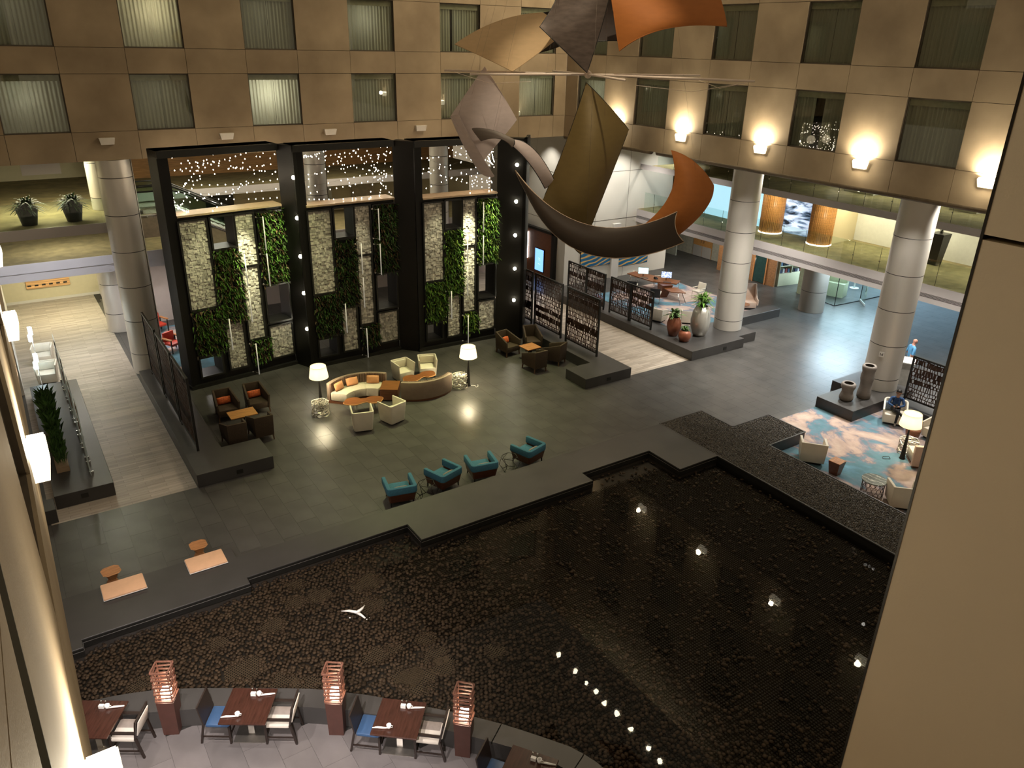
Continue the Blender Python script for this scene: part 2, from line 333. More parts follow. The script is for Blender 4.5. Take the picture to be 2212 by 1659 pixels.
def carpet_mat(name, off, scale=.42):
    m = bpy.data.materials.new(name); m.use_nodes = True; nt = m.node_tree; N = nt.nodes; L = nt.links; b = N['Principled BSDF']; b.inputs['Roughness'].default_value = .95
    tc = N.new('ShaderNodeTexCoord'); mp = N.new('ShaderNodeMapping'); mp.inputs['Location'].default_value = off; mp.inputs['Scale'].default_value = (1, .75, 1); mp.inputs['Rotation'].default_value = (0, 0, .5); L.new(tc.outputs['Object'], mp.inputs[0])
    n1 = N.new('ShaderNodeTexNoise'); n1.inputs['Scale'].default_value = scale; n1.inputs['Detail'].default_value = 7; n1.inputs['Roughness'].default_value = .62; n1.inputs['Distortion'].default_value = .6; L.new(mp.outputs[0], n1.inputs['Vector'])
    r = N.new('ShaderNodeValToRGB'); e = r.color_ramp.elements; e[0].position = .30; e[0].color = (.16, .02, .025, 1); e[1].position = .335; e[1].color = (.12, .27, .40, 1)
    for p, c in ((.43, (.085, .19, .24)), (.485, (.11, .20, .26)), (.505, (.20, .19, .23)), (.54, (.40, .30, .26)), (.62, (.47, .37, .32)), (.70, (.36, .29, .27))): q = e.new(p); q.color = (*c, 1)
    L.new(n1.outputs['Fac'], r.inputs[0]); n2 = N.new('ShaderNodeTexNoise'); n2.inputs['Scale'].default_value = 3; n2.inputs['Detail'].default_value = 8; L.new(mp.outputs[0], n2.inputs['Vector'])
    mr = N.new('ShaderNodeMapRange'); mr.inputs[3].default_value = .6; mr.inputs[4].default_value = 1.35; L.new(n2.outputs['Fac'], mr.inputs[0])
    hs = N.new('ShaderNodeHueSaturation'); L.new(mr.outputs[0], hs.inputs['Value']); L.new(r.outputs[0], hs.inputs['Color']); L.new(hs.outputs[0], b.inputs['Base Color']); return m
CARP = []
def carpet(x0, x1, y0, y1, m, label):
    o = obj('carpet', MB().box(x0, x1, y0, y1, 0, .012), m); tag(o, label, 'carpet'); CARP.append(o)
carpet(20.75, 29.2, 7.5, 16.46, carpet_mat('carpet_lounge', (3.1, 1.2, 0)), 'rose, blue and red abstract carpet under the seated person')
carpet(27.2, 33.4, 25.4, 32.6, carpet_mat('carpet_desk', (7.7, 4.4, 0)), 'rose and blue abstract carpet under the concierge desk')
carpet(4.9, 8.2, 32.6, 38.9, carpet_mat('carpet_red_chairs', (.7, 9.1, 0)), 'abstract carpet under the red armchairs behind the plant wall')

# ---- raised dark stone plinths and ledges (0.45 m)
PZ = .45
def plinth(label, poly, z1=PZ, m=None):
    o = obj('plinth', MB().prism(poly, 0.002, z1), m or M_plinth, bevel=.008, seg=1); return tag(o, label, 'plinth', kind='structure')
def plate(parent, x, y, z, rz=0, nx=0, ny=-1):
    o = obj('floor_socket', MB().box(-.1, .1, -.012, .0, -.07, .07), M_black, parent); o.location = (x, y, z); return o
p = plinth('dark stone plinth carrying the three tall screens beside the grass walk', [(3.55, 22.77), (5.95, 22.77), (5.95, 24.25), (4.68, 24.25), (4.68, 32.5), (3.55, 32.5)]); plate(p, 4.85, 22.77, .2)
p = plinth('dark stone plinth under the long grass planter', [(-.28, 23.65), (1.32, 23.65), (1.32, 32.9), (-.28, 32.9)]); plate(p, .5, 23.65, .25)
plinth('low dark stone block beneath the concrete wall', [(-.9, 22.9), (-.3, 22.9), (-.3, 23.6), (-.9, 23.6)])
p = plinth('dark stone plinth under the large cut metal screens', [(18.75, 22.5), (21.22, 22.5), (21.22, 32.6), (20.05, 32.6), (20.05, 23.85), (18.75, 23.85)]); plate(p, 20.0, 22.5, .2)
p = plinth('dark stepped stone plinth with three planted pots', [(24.85, 22.52), (28.28, 22.52), (28.28, 22.87), (29.5, 22.87), (29.5, 24.3), (29.75, 24.3), (29.75, 24.95), (27.3, 24.95), (27.3, 25.3), (26.0, 25.3), (26.0, 32.6), (24.85, 32.6)]); plate(p, 27.0, 22.52, .2)
plinth('low dark stone wall end beside the wing chair', [(29.76, 24.66), (33.5, 24.66), (33.5, 25.35), (29.76, 25.35)])
plinth('dark stepped stone plinth with two grey vases', [(25.62, 14.87), (29.6, 14.87), (29.6, 17.2), (27.56, 17.2), (27.56, 16.5), (25.62, 16.5)])
plinth('dark stone plinth under the right hand lattice screen', [(27.75, 12.2), (28.75, 12.2), (28.75, 14.86), (27.75, 14.86)])
LEDGES = [(-4, -.36, 16.37, 18.43), (-.36, 3.42, 16.66, 18.43), (3.42, 7.93, 16.94, 17.93), (7.93, 13.95, 16.07, 17.93), (13.95, 16.82, 16.62, 17.93), (16.82, 18.55, 15.15, 17.93)]
poly = []
for x0, x1, y0, y1 in LEDGES: poly += [(x0, y0), (x1, y0)]
poly += [(18.55, 17.93), (3.42, 17.93), (3.42, 18.43), (-4, 18.43)]
led = obj('pool_ledge', MB().prism(poly, .002, PZ), M_plinth, bevel=.006, seg=1); tag(led, 'long dark stone ledge stepping along the far edge of the pool', 'ledge', kind='structure')
# a thin bright bead below the rim
mb = MB(); rim = poly[:12]
for i in range(11):
    a, b = rim[i], rim[i+1]; d = Vector((b[0]-a[0], b[1]-a[1], 0)).normalized(); n = Vector((d.y, -d.x, 0))*.012
    mb.bar(Vector((a[0], a[1], .36))+n, Vector((b[0], b[1], .36))+n, .008)
obj('rim_bead', mb, mat('rim_bead', (.16, .15, .14), .4), led)
mb = MB()
for i in range(11):
    a, b = rim[i], rim[i+1]; d = Vector((b[0]-a[0], b[1]-a[1], 0)).normalized(); n = Vector((d.y, -d.x, 0))*.004
    mb.bar(Vector((a[0], a[1], .31))+n, Vector((b[0], b[1], .31))+n, .012, .23)
obj('rim_facing', mb, M_black, led)
obj('rim_facing', MB().box(18.535, 18.552, 3, 15.14, .05, .40), M_black, led)
PLB = [(18.55, 3.0), (20.68, 3.0), (20.68, 14.75), (22.62, 14.75), (22.62, 16.4), (20.68, 16.4), (20.68, 17.95), (18.57, 17.95)]
pl = obj('pebble_ledge', MB().prism(PLB, .002, PZ-.02), M_plinth); tag(pl, 'broad ledge faced with dark set pebbles beside the lounge carpet', 'ledge', kind='structure')
mb = MB()
for i in range(len(PLB)):
    a, b = PLB[i], PLB[(i+1) % len(PLB)]
    if i == 0: continue
    mb.bar((a[0], a[1], PZ-.012), (b[0], b[1], PZ-.012), .05, .03)
obj('edging', mb, M_plinth, pl)

# ---- pebbles
def pebble_mass(pts, sx, sy, sz, jitter=.25, tilt=.13):
    t = (1+5**.5)/2
    V = np.array([(-1,t,0),(1,t,0),(-1,-t,0),(1,-t,0),(0,-1,t),(0,1,t),(0,-1,-t),(0,1,-t),(t,0,-1),(t,0,1),(-t,0,-1),(-t,0,1)], float); V /= np.linalg.norm(V[0])
    F = np.array([(0,11,5),(0,5,1),(0,1,7),(0,7,10),(0,10,11),(1,5,9),(5,11,4),(11,10,2),(10,7,6),(7,1,8),(3,9,4),(3,4,2),(3,2,6),(3,6,8),(3,8,9),(4,9,5),(2,4,11),(6,2,10),(8,6,7),(9,8,1)])
    n = len(pts); s = np.stack([sx*(1+RNG.uniform(-jitter, jitter, n)), sy*(1+RNG.uniform(-jitter, jitter, n)), sz*(1+RNG.uniform(-jitter, jitter, n))], 1)
    a = RNG.uniform(0, 2*PI, n); b = RNG.normal(0, tilt, n); P = V[None]*s[:, None]
    ca, sa, cb, sb = np.cos(a)[:, None], np.sin(a)[:, None], np.cos(b)[:, None], np.sin(b)[:, None]
    x = P[..., 0]*cb+P[..., 2]*sb; z = -P[..., 0]*sb+P[..., 2]*cb; y = P[..., 1]
    Q = np.stack([x*ca-y*sa, x*sa+y*ca, z], 2)+pts[:, None]
    FF = (F[None]+12*np.arange(n)[:, None, None]).reshape(-1)
    me = bpy.data.meshes.new('pebbles'); me.vertices.add(12*n); me.vertices.foreach_set('co', Q.reshape(-1)); me.loops.add(60*n); me.loops.foreach_set('vertex_index', FF)
    me.polygons.add(20*n); me.polygons.foreach_set('loop_start', np.arange(0, 60*n, 3)); me.polygons.foreach_set('loop_total', np.full(20*n, 3)); me.polygons.foreach_set('use_smooth', np.ones(20*n, bool)); me.update(calc_edges=True); return me
oy = np.array([p[0] for p in OUT[:16]]), np.array([p[1] for p in OUT[:16]])
def pool_mask(x, y):
    lim = np.interp(x, oy[0], oy[1]); up = np.full_like(x, 15.15)
    for a, b, c, d in LEDGES: up = np.where((x >= a) & (x < b), c, up)
    right = (x > 7.52) | ((y < 7.4) & (x > 7.5))
    return (y < up-.03) & (x < 18.52) & (((x <= 7.5) & (y > lim+.05)) | (right & (y > 3.2)))
BED = .14
sp = .102; gx, gy = np.meshgrid(np.arange(-1.2, 18.6, sp), np.arange(3.2, 17, sp*.866)); gx = gx+(np.arange(gx.shape[0]) % 2)[:, None]*sp/2
px_ = gx.ravel()+RNG.normal(0, sp*.16, gx.size); py_ = gy.ravel()+RNG.normal(0, sp*.16, gx.size)
k = pool_mask(px_, py_); px_, py_ = px_[k], py_[k]
GR = [(atZ(a, b, BED).xy, r) for a, b, r in ((790, 1258, .35), (640, 1300, .22), (800, 1305, .3), (850, 1400, .16), (920, 1380, .2), (940, 1415, .26), (810, 1415, .25), (690, 1285, .25), (590, 1350, .25), (470, 1390, .18), (530, 1445, .38), (300, 1478, .2), (610, 1470, .25), (660, 1480, .25), (960, 1440, .25), (900, 1470, .4), (880, 1460, .3), (1070, 1405, .2), (640, 1262, .18))]
k = RNG.uniform(0, 1, len(px_)) < np.clip(1.0-(px_+.25*(py_-13)-6.2)/5.0, .14, 1)      # stones thin out over the bare grating further along
for (c, r) in GR:
    dx, dy = px_-c.x, py_-c.y; ang = np.arctan2(dy, dx); k &= ~(np.hypot(dx, dy*1.3) < r*(1+.35*np.sin(3*ang+c.x*7))+RNG.normal(0, .03, len(px_)))
px_, py_ = px_[k], py_[k]
# sparser, deeper stones in the eastern half, as seen there
pts = np.stack([px_, py_, BED+RNG.normal(0, .012, len(px_))], 1)
pool = thing('pool', 'shallow reflecting pool over a bed of brown river pebbles', 'pool', kind='structure')
M_peb = per_island(mat('river_pebble', (.036, .026, .018), .6, var=.2, scale=20, spec=.18), .6, 1.7)
d2 = np.hypot(pts[:, 0], pts[:, 1]); order = np.argsort(d2); inview = (pts[:, 1] > 13.0) | (pts[:, 0] > 3)
idx = [i for i in order if inview[i]][:300]
pm_ = [pebble_mass(np.zeros((1, 3)), .057, .046, .028) for _ in range(10)]
for q in pm_: q.materials.append(M_peb)
M_peb1 = per_object(mat('river_pebble_single', (.036, .026, .018), .6, var=.2, scale=20, spec=.18), .4)
for q in pm_: q.materials.clear(); q.materials.append(M_peb1)
for n, i in enumerate(idx):
    o = bpy.data.objects.new('pebble', pm_[n % 10]); COL.objects.link(o); o.location = pts[i]; o.rotation_euler = (0, 0, n*1.7); o.parent = pool
rest = np.ones(len(pts), bool); rest[idx] = False
obj('pebble_bed', pebble_mass(pts[rest], .057, .046, .028), M_peb, pool, kind='stuff')
obj('basin', MB().prism([(-4, 16.3)]+OUT+[(18.5, 3.0), (18.5, 16.9)], .004, .085), mat('basin_black', (.004, .003, .002), .7), pool)
def grate(c, r):
    mb = MB(); n = int(2*r/.055)
    for i in range(n+1):
        a = -r+i*.055; h = math.sqrt(max(0, r*r-a*a))*1.1
        mb.box(a-.006, a+.006, -h, h, .03, .045); mb.box(-h, h, a-.006, a+.006, .03, .045)
    o = obj('grate', mb, mat('grate_metal', (.10, .078, .055), .5, metal=.3), pool); o.location = (c.x, c.y, .085); o.rotation_euler = (0, 0, .5)
for c, r in GR: grate(c, r+.05)
mb = MB()
for i in range(int(11.9/.07)): x = 6.6+.07*i; mb.box(x-.007, x+.007, 3.2, 16.0, .086, .10)
for i in range(int(12.8/.07)): y = 3.2+.07*i; mb.box(max(6.6, 7.5 if y < 8.5 else 6.6), 18.5, y-.007, y+.007, .086, .102)
obj('grating', mb, mat('grating_dark', (.006, .004, .002), .8, spec=.1), pool, kind='stuff')
def water_mat():
    m = glassmat('pool_water', (.90, .86, .80), .8, .012, 1.33); nt = m.node_tree; N = nt.nodes; L = nt.links
    nz = N.new('ShaderNodeTexNoise'); nz.inputs['Scale'].default_value = 2.2; nz.inputs['Detail'].default_value = 2; bp = N.new('ShaderNodeBump'); bp.inputs['Strength'].default_value = .035; bp.inputs['Distance'].default_value = .02
    tc = N.new('ShaderNodeTexCoord'); L.new(tc.outputs['Object'], nz.inputs['Vector']); L.new(nz.outputs['Fac'], bp.inputs['Height'])
    for n in N:
        if n.type in ('BSDF_GLOSSY', 'LAYER_WEIGHT'): L.new(bp.outputs[0], n.inputs['Normal'])
    return m
WZ = .215
obj('water', MB().add([(x, y, WZ) for x, y in [(-4, 16.37)]+OUT[::1]+[(18.55, 3.0), (18.55, 15.15), (16.82, 15.15), (16.82, 16.62), (13.95, 16.62), (13.95, 16.07), (7.93, 16.07), (7.93, 16.94), (3.42, 16.94), (3.42, 16.66), (-.36, 16.66), (-.36, 16.37)]], [tuple(range(33))]), water_mat(), pool)
# set pebbles of the right-hand ledge
sp = .062; gx, gy = np.meshgrid(np.arange(18.62, 22.58, sp), np.arange(7.4, 17.9, sp*.62)); gx = gx+(np.arange(gx.shape[0]) % 2)[:, None]*sp/2
a = gx.ravel()+RNG.normal(0, .008, gx.size); b = gy.ravel()+RNG.normal(0, .006, gx.size)
k = (a < 20.62) | ((b > 14.8) & (b < 16.34)); k &= (a-18.6 > 0)
a, b = a[k], b[k]
me = pebble_mass(np.stack([a, b, np.full(len(a), PZ-.012)+RNG.normal(0, .006, len(a))], 1), .030, .019, .022, .25, .25)
obj('set_pebbles', me, per_island(mat('set_pebble', (.055, .047, .038), .5, var=.2, scale=20), .3, 1.9), pl, kind='stuff')
# dining terrace wall along the pool, in coping slabs
dl = thing('dining_ledge', 'curved dark stone ledge between dining tables and pool', 'ledge', kind='structure')
def seglen(P):
    s = [0]
    for i in range(len(P)-1): s.append(s[-1]+math.dist(P[i], P[i+1]))
    return s
def along(P, t):
    s = seglen(P); d = t*s[-1]
    for i in range(len(P)-1):
        if s[i+1] >= d: f = (d-s[i])/(s[i+1]-s[i]); return (P[i][0]+(P[i+1][0]-P[i][0])*f, P[i][1]+(P[i+1][1]-P[i][1])*f)
    return P[-1]
NS = 11
for k in range(NS):
    t0, t1 = k/NS+.0006, (k+1)/NS-.0006
    ts = [t0+(t1-t0)*i/6 for i in range(7)]
    obj('coping_slab', MB().prism([along(OUT, t) for t in ts]+[along(INN, t) for t in ts[::-1]], .38, PZ), M_plinth, dl)
ts = [i/60 for i in range(61)]
obj('ledge_body', MB().prism([along(OUT, t) for t in ts]+[along(INN, t) for t in ts[::-1]], .002, .379), M_plinth, dl)

# ---- facades with concrete panels and curtained windows
WROWS = [(9.69, 11.66), (12.53, 14.5), (15.38, 17.35)]
ROWZ = [ZB, 9.69, 11.66, 12.53, 14.5, 15.38, 17.35, 18.3, 21.0]
wn = [0]
def curtain_mesh(w, h, gap, ph):
    def f(u, v):
        x = u*w; return (x, .03*math.sin(x*46+ph)+.012*math.sin(x*17+ph*2)-.004, v*h)
    return MB().grid(f, max(8, int(w*46)), 1)
def facade(name, label, place, ends, wins, rows=WROWS, skip=()):
    wall = thing(name, label, 'wall', kind='structure'); wall['kind'] = 'structure'
    ed = [ends[0]]
    for a, b in wins: ed += [a, b]
    ed.append(ends[1]); base = MB(); rz = ROWZ
    def slab(mb, u0, u1, d0, d1, z0, z1):
        c = [place(u, d) for u, d in ((u0, d0), (u1, d0), (u1, d1), (u0, d1))]
        if (c[1]-c[0]).cross(c[2]-c[1]).z < 0: c = c[::-1]
        mb.hexa([(q.x, q.y, z0) for q in c], [(q.x, q.y, z1) for q in c])
    for i in range(len(ed)-1):
        for j in range(len(rz)-1):
            if i % 2 == 1 and j in (1, 3, 5): continue
            if ed[i+1]-ed[i] < .05: continue
            slab(base, ed[i], ed[i+1], .03, .28, rz[j], rz[j+1])
            m = MB(); slab(m, ed[i]+.007, ed[i+1]-.007, 0, .1, rz[j]+.007 if j else rz[j], rz[j+1]-.007)
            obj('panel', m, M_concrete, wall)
    obj('wall_core', base, M_joint, wall)
    return wall, slab
def window(place, slab, u0, u1, z0, z1, label, state):
    wn[0] += 1; w = thing('window_%d' % wn[0], label, 'window', kind='structure')
    m = MB()
    for (a, b, c, d) in ((u0, u1, z0, z0+.04), (u0, u1, z1-.04, z1), (u0, u0+.035, z0+.04, z1-.04), (u1-.035, u1, z0+.04, z1-.04)): slab(m, a, b, .08, .14, c, d)
    obj('frame', m, M_frame, w)
    m = MB(); slab(m, u0+.03, u1-.03, .10, .106, z0+.03, z1-.03); obj('pane', m, M_winglass, w)
    m = MB(); slab(m, u0, u1, .28, .9, z1-.2, z1-.16); slab(m, u0, u1, .15, .16, z1-.24, z1-.04); obj('valance', m, mat('valance', (.33, .32, .24), .8), w)
    # side walls and back of the room behind the glass
    m = MB(); slab(m, u0-.05, u0, .28, 1.6, z0-.05, z1+.05); slab(m, u1, u1+.05, .28, 1.6, z0-.05, z1+.05); slab(m, u0, u1, 1.55, 1.6, z0, z1); slab(m, u0, u1, .28, 1.6, z0-.05, z0); slab(m, u0, u1, .28, 1.6, z1, z1+.05)
    obj('room_lining', m, M_room, w)
    wd = u1-u0; h = z1-z0-.2; gaps = {'half': (.44, .62), 'gap': (.30, .36)}.get(state, (.5, .505))
    for a, b in ((0, gaps[0]), (gaps[1], 1)):
        c = curtain_mesh(wd*(b-a), h, 0, a*5+u0)
        p0 = place(u0+wd*a, .21); p1 = place(u0+wd*b, .21); dirv = (p1-p0).normalized(); nrm = place(u0, 1)-place(u0, 0)
        M = Matrix(((dirv.x, nrm.x, 0, p0.x), (dirv.y, nrm.y, 0, p0.y), (0, 0, 1, z0+.01), (0, 0, 0, 1)))
        obj('curtain', c.xform(M), M_curtain, w)
    if state not in ('half',):
        q = place(u0+wd*(.42 if state != 'warm' else .58), .95); point('room_lamp', (q.x, q.y, z0+1.25), {'lit': 60, 'warm': 40, 'dim': 14}.get(state, 3 if place is PA else .4), (1, .86, .6) if state == 'warm' else (1, .95, .82), .1, None)
    return w
PA = lambda u, d: Vector((u, 33+d, 0)); PB = lambda u, d: Vector((25+d, u, 0)); PD = lambda u, d: Vector((-.2-d, u, 0))
WA = [(.80, 2.87), (5.08, 7.14), (9.37, 11.43), (13.68, 15.73), (17.95, 20.0), (22.22, 24.3)]
WB = [(12.96, 15.0), (17.25, 19.3), (21.5, 23.56), (25.76, 27.85), (30.0, 32.05)]
WD = [(4.7, 6.75), (8.9, 10.95), (13.1, 15.15), (17.4, 19.45), (21.6, 23.65), (25.9, 27.95)]
wall, slab = facade('wall_back', 'concrete panelled hotel facade above the plant wall', PA, (-.2, 25), WA)
st = {(0, 0): 'dim', (0, 2): 'lit', (1, 1): 'warm', (1, 3): 'dim', (1, 4): 'gap', (2, 3): 'lit', (2, 5): 'dim', (0, 3): '', (0, 5): 'dim'}
for r, (z0, z1) in enumerate(WROWS):
    for i, (a, b) in enumerate(WA): window(PA, slab, a, b, z0, z1, f"curtained window, {ORD[i]} from the near end, {['lower','middle','upper'][r]} row of back wall", st.get((r, i), ''))
wall, slab = facade('wall_right', 'concrete panelled hotel facade with lit sconces above the lobby', PB, (6.5, 33), WB)
for r, (z0, z1) in enumerate(WROWS):
    for i, (a, b) in enumerate(WB): window(PB, slab, a, b, z0, z1, f"curtained window, {ORD[4-i]} from the corner, {['lower','middle','upper'][r]} row of lobby wall", {(0, 1): 'half', (0, 4): 'dim', (1, 0): ''}.get((r, i), ''))
wall, slab = facade('wall_left', 'concrete panelled facade close on the near side', PD, (-1.5, 33), WD)
for r, (z0, z1) in enumerate(WROWS[:2]):
    for i, (a, b) in enumerate(WD): window(PD, slab, a, b, z0, z1, f"window in the near concrete wall, {ORD[i]} bay away, {['lower','upper'][r]} row", '')
# soffits under the facades
for nm, a in (('ceiling', (-9, 58, 33.3, 60)), ('ceiling', (25.3, 58, -2, 33.3)), ('ceiling', (-9, -.5, -2, 33.3))):
    o = obj('ceiling', MB().box(a[0], a[1], a[2], a[3], ZB, ZB+.2), mat('soffit', (.45, .38, .28), .8), kind='structure'); o['label'] = 'soffit under the hotel floors'
o = obj('trim_1', MB().tube([(25.12, 6.5, ZB-.02), (25.12, 26.2, ZB-.02)], .13, 10).tube([(25.12, 26.6, ZB-.02), (25.12, 33, ZB-.02)], .13, 10), mat('bronze_trim', (.17, .13, .085), .5, metal=.4), kind='structure'); o['label'] = 'rounded bronze trim under the lobby facade'
# near pier on the right: two tall concrete panels
pier = thing('wall_near', 'brightly lit concrete pier close on the right', 'wall', kind='structure')
for z0, z1 in ((8.67, 9.68), (9.70, 12.52), (12.535, 15.37), (15.385, 18)):
    obj('panel', MB().box(2.3, 2.6, -3, 1.07, z0, z1), M_concrete_lit, pier)
obj('edge_bead', MB().box(2.298, 2.6, 1.07, 1.078, 8.67, 18), M_black, pier)
obj('pier_core', MB().box(2.4, 3.2, -3, 1.06, 8.67, 18), M_joint, pier)

# ---- metal clad columns, one ring of cladding per part
def column(label, cx, cy, r, z0, z1, base=.5, h=1.42, m=None):
    c = thing('column', label, 'column', (cx, cy, 0), kind='structure'); z = z0
    obj('core', MB().lathe([(r-.02, z0), (r-.02, z1)], seg=32), M_black, c)
    hs = [base]; 
    while z < z1-.05:
        t = min(z1, z+hs[0] if z == z0 else z+h)
        obj('cladding_ring', MB().lathe([(r, z+.012), (r, t-.012)], seg=48, cap=False), m or M_steel, c); z = t
    obj('seam', MB().box(r*.94, r*.94+.02, r*.36-.006, r*.36+.006, z0+.02, z1), M_joint, c).rotation_euler = (0, 0, -.9)
    return c
colR1 = column('brushed metal column behind the big silver pot', 28.78, 24.05, .67, .45, ZB)
colR2 = column('brushed metal column on the plinth with grey vases', 28.72, 15.85, .68, .45, ZB)
column('brushed metal column standing beside the plank walk', 4.13, 33.62, .63, 0, ZB, .9)
column('brushed metal column at the back of the plank walk', 3.95, 39.6, .6, 0, 3.5, .9)
column('short brushed metal column on the upper gallery', 3.95, 37.0, .5, 6.2, ZB)
column('brushed metal column seen through the middle light strings', 13.0, 36.4, .5, 0, ZB)
column('brushed metal column seen through the furthest light strings', 19.6, 36.4, .48, 0, ZB)
dr = column('squat brushed metal column in front of the glass shop', 35.95, 24.55, .66, 0, 3.3, 1.15, 2.6, mat('column_metal_dark', (.36, .32, .27), .4, metal=.5, var=.05, scale=.6))
sg = obj('column_sign', MB().box(-.09, .09, -.01, .01, -.1, .1), M_white, colR2); v = Vector((-28.72, -15.85, 0)).normalized()*.69; sg.location = (v.x-.12, v.y+.1, 2.05); sg.rotation_euler = (0, 0, -1.1)
obj('column_sign_mark', MB().box(-.05, -.03, -.012, -.011, -.05, .05).box(.03, .05, -.012, -.011, -.05, .05).box(-.01, .01, -.012, -.011, -.05, .02), M_black, sg)

# ---- galleries
def slabobj(name, label, parts): 
    t = thing(name, label, 'gallery', kind='structure')
    for n, mb, m in parts: obj(n, mb, m, t)
    return t
Z2, Z3 = 4.01, 6.64
XS = 32.2
g2 = slabobj('gallery', 'first gallery over the lobby with louvred fascia', [
    ('deck', MB().box(XS+.02, 58, -2, 46, Z2-.35, Z2-.01), M_white), ('carpet', MB().box(XS+.02, 58, -2, 46, Z2-.008, Z2), M_carpet),
    ('fascia', MB().box(XS, XS+.06, -2, 34.9, Z2-.38, Z2), M_lav), ('fascia_lower', MB().box(XS, XS+.06, -2, 34.9, Z2-.76, Z2-.56), M_lav), ('louvre_back', MB().box(XS+.08, XS+.1, -2, 34.9, Z2-.58, Z2-.36), M_black),
    ('soffit', MB().box(XS+.06, 58, -2, 34.9, Z2-.76, Z2-.72), M_white)])
for k in range(4): obj('louvre', MB().box(XS+.005, XS+.06, -2, 34.9, Z2-.42-.045*k, Z2-.408-.045*k), M_lav, g2)
g3 = slabobj('gallery', 'second gallery over the lobby', [
    ('deck', MB().box(XS+.02, 58, -2, 34, Z3-.27, Z3-.01), M_white), ('carpet', MB().box(XS+.02, 58, -2, 34, Z3-.008, Z3), M_carpet), ('fascia', MB().box(XS, XS+.05, -2, 34.9, Z3-.3, Z3), M_lav)])
def railing(label, x, y0, y1, z, w=1.32, h=1.05):
    t = thing('glass_railing', label, 'railing', kind='structure'); y = y0; n = 0
    while y < y1-.1:
        obj('pane', MB().box(x, x+.014, y+.006, min(y+w, y1)-.006, z+.02, z+h), M_glass, t)
        obj('clip', MB().box(x-.02, x+.03, y-.03, y+.03, z+.42, z+.47), M_chrome, t); obj('seam_post', MB().box(x, x+.012, y-.006, y+.006, z, z+h), M_black, t); y += w
    return t
railing('frameless glass railing on the first gallery over the lobby', XS+.08, 8.5, 34.4, Z2)
railing('frameless glass railing on the second gallery over the lobby', XS+.08, 8.5, 33.6, Z3)
# back rooms of the first lobby gallery
M_beige = mat('beige_wall', (.56, .48, .30), .8, var=.04, scale=.6)
def wallseg(name, label, a, b, z0, z1, m, th=.12, kind='structure'):
    a = Vector((a[0], a[1], 0)); b = Vector((b[0], b[1], 0)); d = (b-a).normalized(); n = Vector((-d.y, d.x, 0))
    if n.dot(a) < 0: n = -n
    n *= th
    o = obj(name, MB().prism([a.xy, b.xy, (b+n).xy, (a+n).xy], z0, z1), m, kind=kind); o['label'] = label; return o
b1, b2, b3 = atZ(1784, 530, Z2), atZ(1843, 517, Z2), atZ(1960, 547, Z2)
wallseg('wall_gallery', 'beige return wall on the first gallery', b1, b2, Z2, Z3-.3, M_beige)
wallseg('wall_gallery', 'pale cabinet wall on the first gallery', b2, (b2.x+.3, 8), Z2, Z3-.3, mat('pale_cabinet', (.66, .66, .60), .35, var=.03))
lit = bpy.data.materials.new('lit_shop_glass'); lit.use_nodes = True; N = lit.node_tree.nodes; L = lit.node_tree.links; b = N['Principled BSDF']; b.inputs['Roughness'].default_value = .2
tc = N.new('ShaderNodeTexCoord'); mp = N.new('ShaderNodeMapping'); mp.inputs['Scale'].default_value = (.6, .5, 2.2); L.new(tc.outputs['Object'], mp.inputs[0]); nz = N.new('ShaderNodeTexNoise'); nz.inputs['Scale'].default_value = 1.3; nz.inputs['Detail'].default_value = 5; nz.inputs['Distortion'].default_value = 1.2; L.new(mp.outputs[0], nz.inputs['Vector'])
rp = N.new('ShaderNodeValToRGB'); e = rp.color_ramp.elements; e[0].position = .36; e[0].color = (.015, .02, .03, 1); e[1].position = .56; e[1].color = (.62, .75, .95, 1); q = e.new(.45); q.color = (.12, .19, .30, 1)
L.new(nz.outputs['Fac'], rp.inputs[0]); L.new(rp.outputs[0], b.inputs['Base Color']); L.new(rp.outputs[0], b.inputs['Emission Color']); b.inputs['Emission Strength'].default_value = .55
c1, c2, c3 = atZ(1680, 499, Z2), atZ(1748, 516, Z2), atZ(1560, 478, Z2)
wallseg('wall_gallery', 'lit bluish shop window between the timber columns', (c1.x, 27.4), (c2.x+.3, b1.y+.3), Z2, Z3-.3, lit)
wallseg('wall_gallery', 'light blue backlit glass wall at the gallery end', (c1.x, 33.9), (c1.x, 27.4), Z2, Z3-.3, emitmat('lit_pale_blue', (.42, .72, .86), .62))
def wood_column(label, x, y, r):
    t = thing('timber_column', label, 'column', (x, y, Z2), kind='structure'); n = 40
    obj('core', MB().lathe([(r-.004, .06), (r-.004, Z3-Z2-.3)], seg=40), M_woodo, t)
    me = MB().box(-.02, .02, -.012, .012, .06, Z3-Z2-.3).mesh('slat'); me.materials.append(M_woodo)
    for k in range(n):
        o = bpy.data.objects.new('slat', me); COL.objects.link(o); a = 2*PI*k/n; o.location = (r*math.cos(a), r*math.sin(a), 0); o.rotation_euler = (0, 0, a+PI/2); o.parent = t
    obj('glow_base', MB().lathe([(r+.03, .005), (r+.03, .05)], seg=32), emitmat('base_glow', (1, .95, .8), 3.0), t)
for y in (25.2, 28.3, 22.1): spot('timber_fill_spot', (33.0, y, 6.25), (34.4, y+(-1.4 if y > 28 else 1.4), 5.0), 90, (1, .9, .66), 90, .8, .05)  # spots without fixtures, added to warm up the timber columns
wood_column('slatted timber clad column nearer the metal column, on the first gallery', 34.35, 26.75, .58)
wood_column('slatted timber clad column beside the beige gallery wall', 34.35, 23.7, .58)
q = atZ(2017, 571, Z2); t = thing('tall_planter', 'tall black tapered planter with reeds on the lobby gallery', 'planter', (q.x, q.y, Z2))
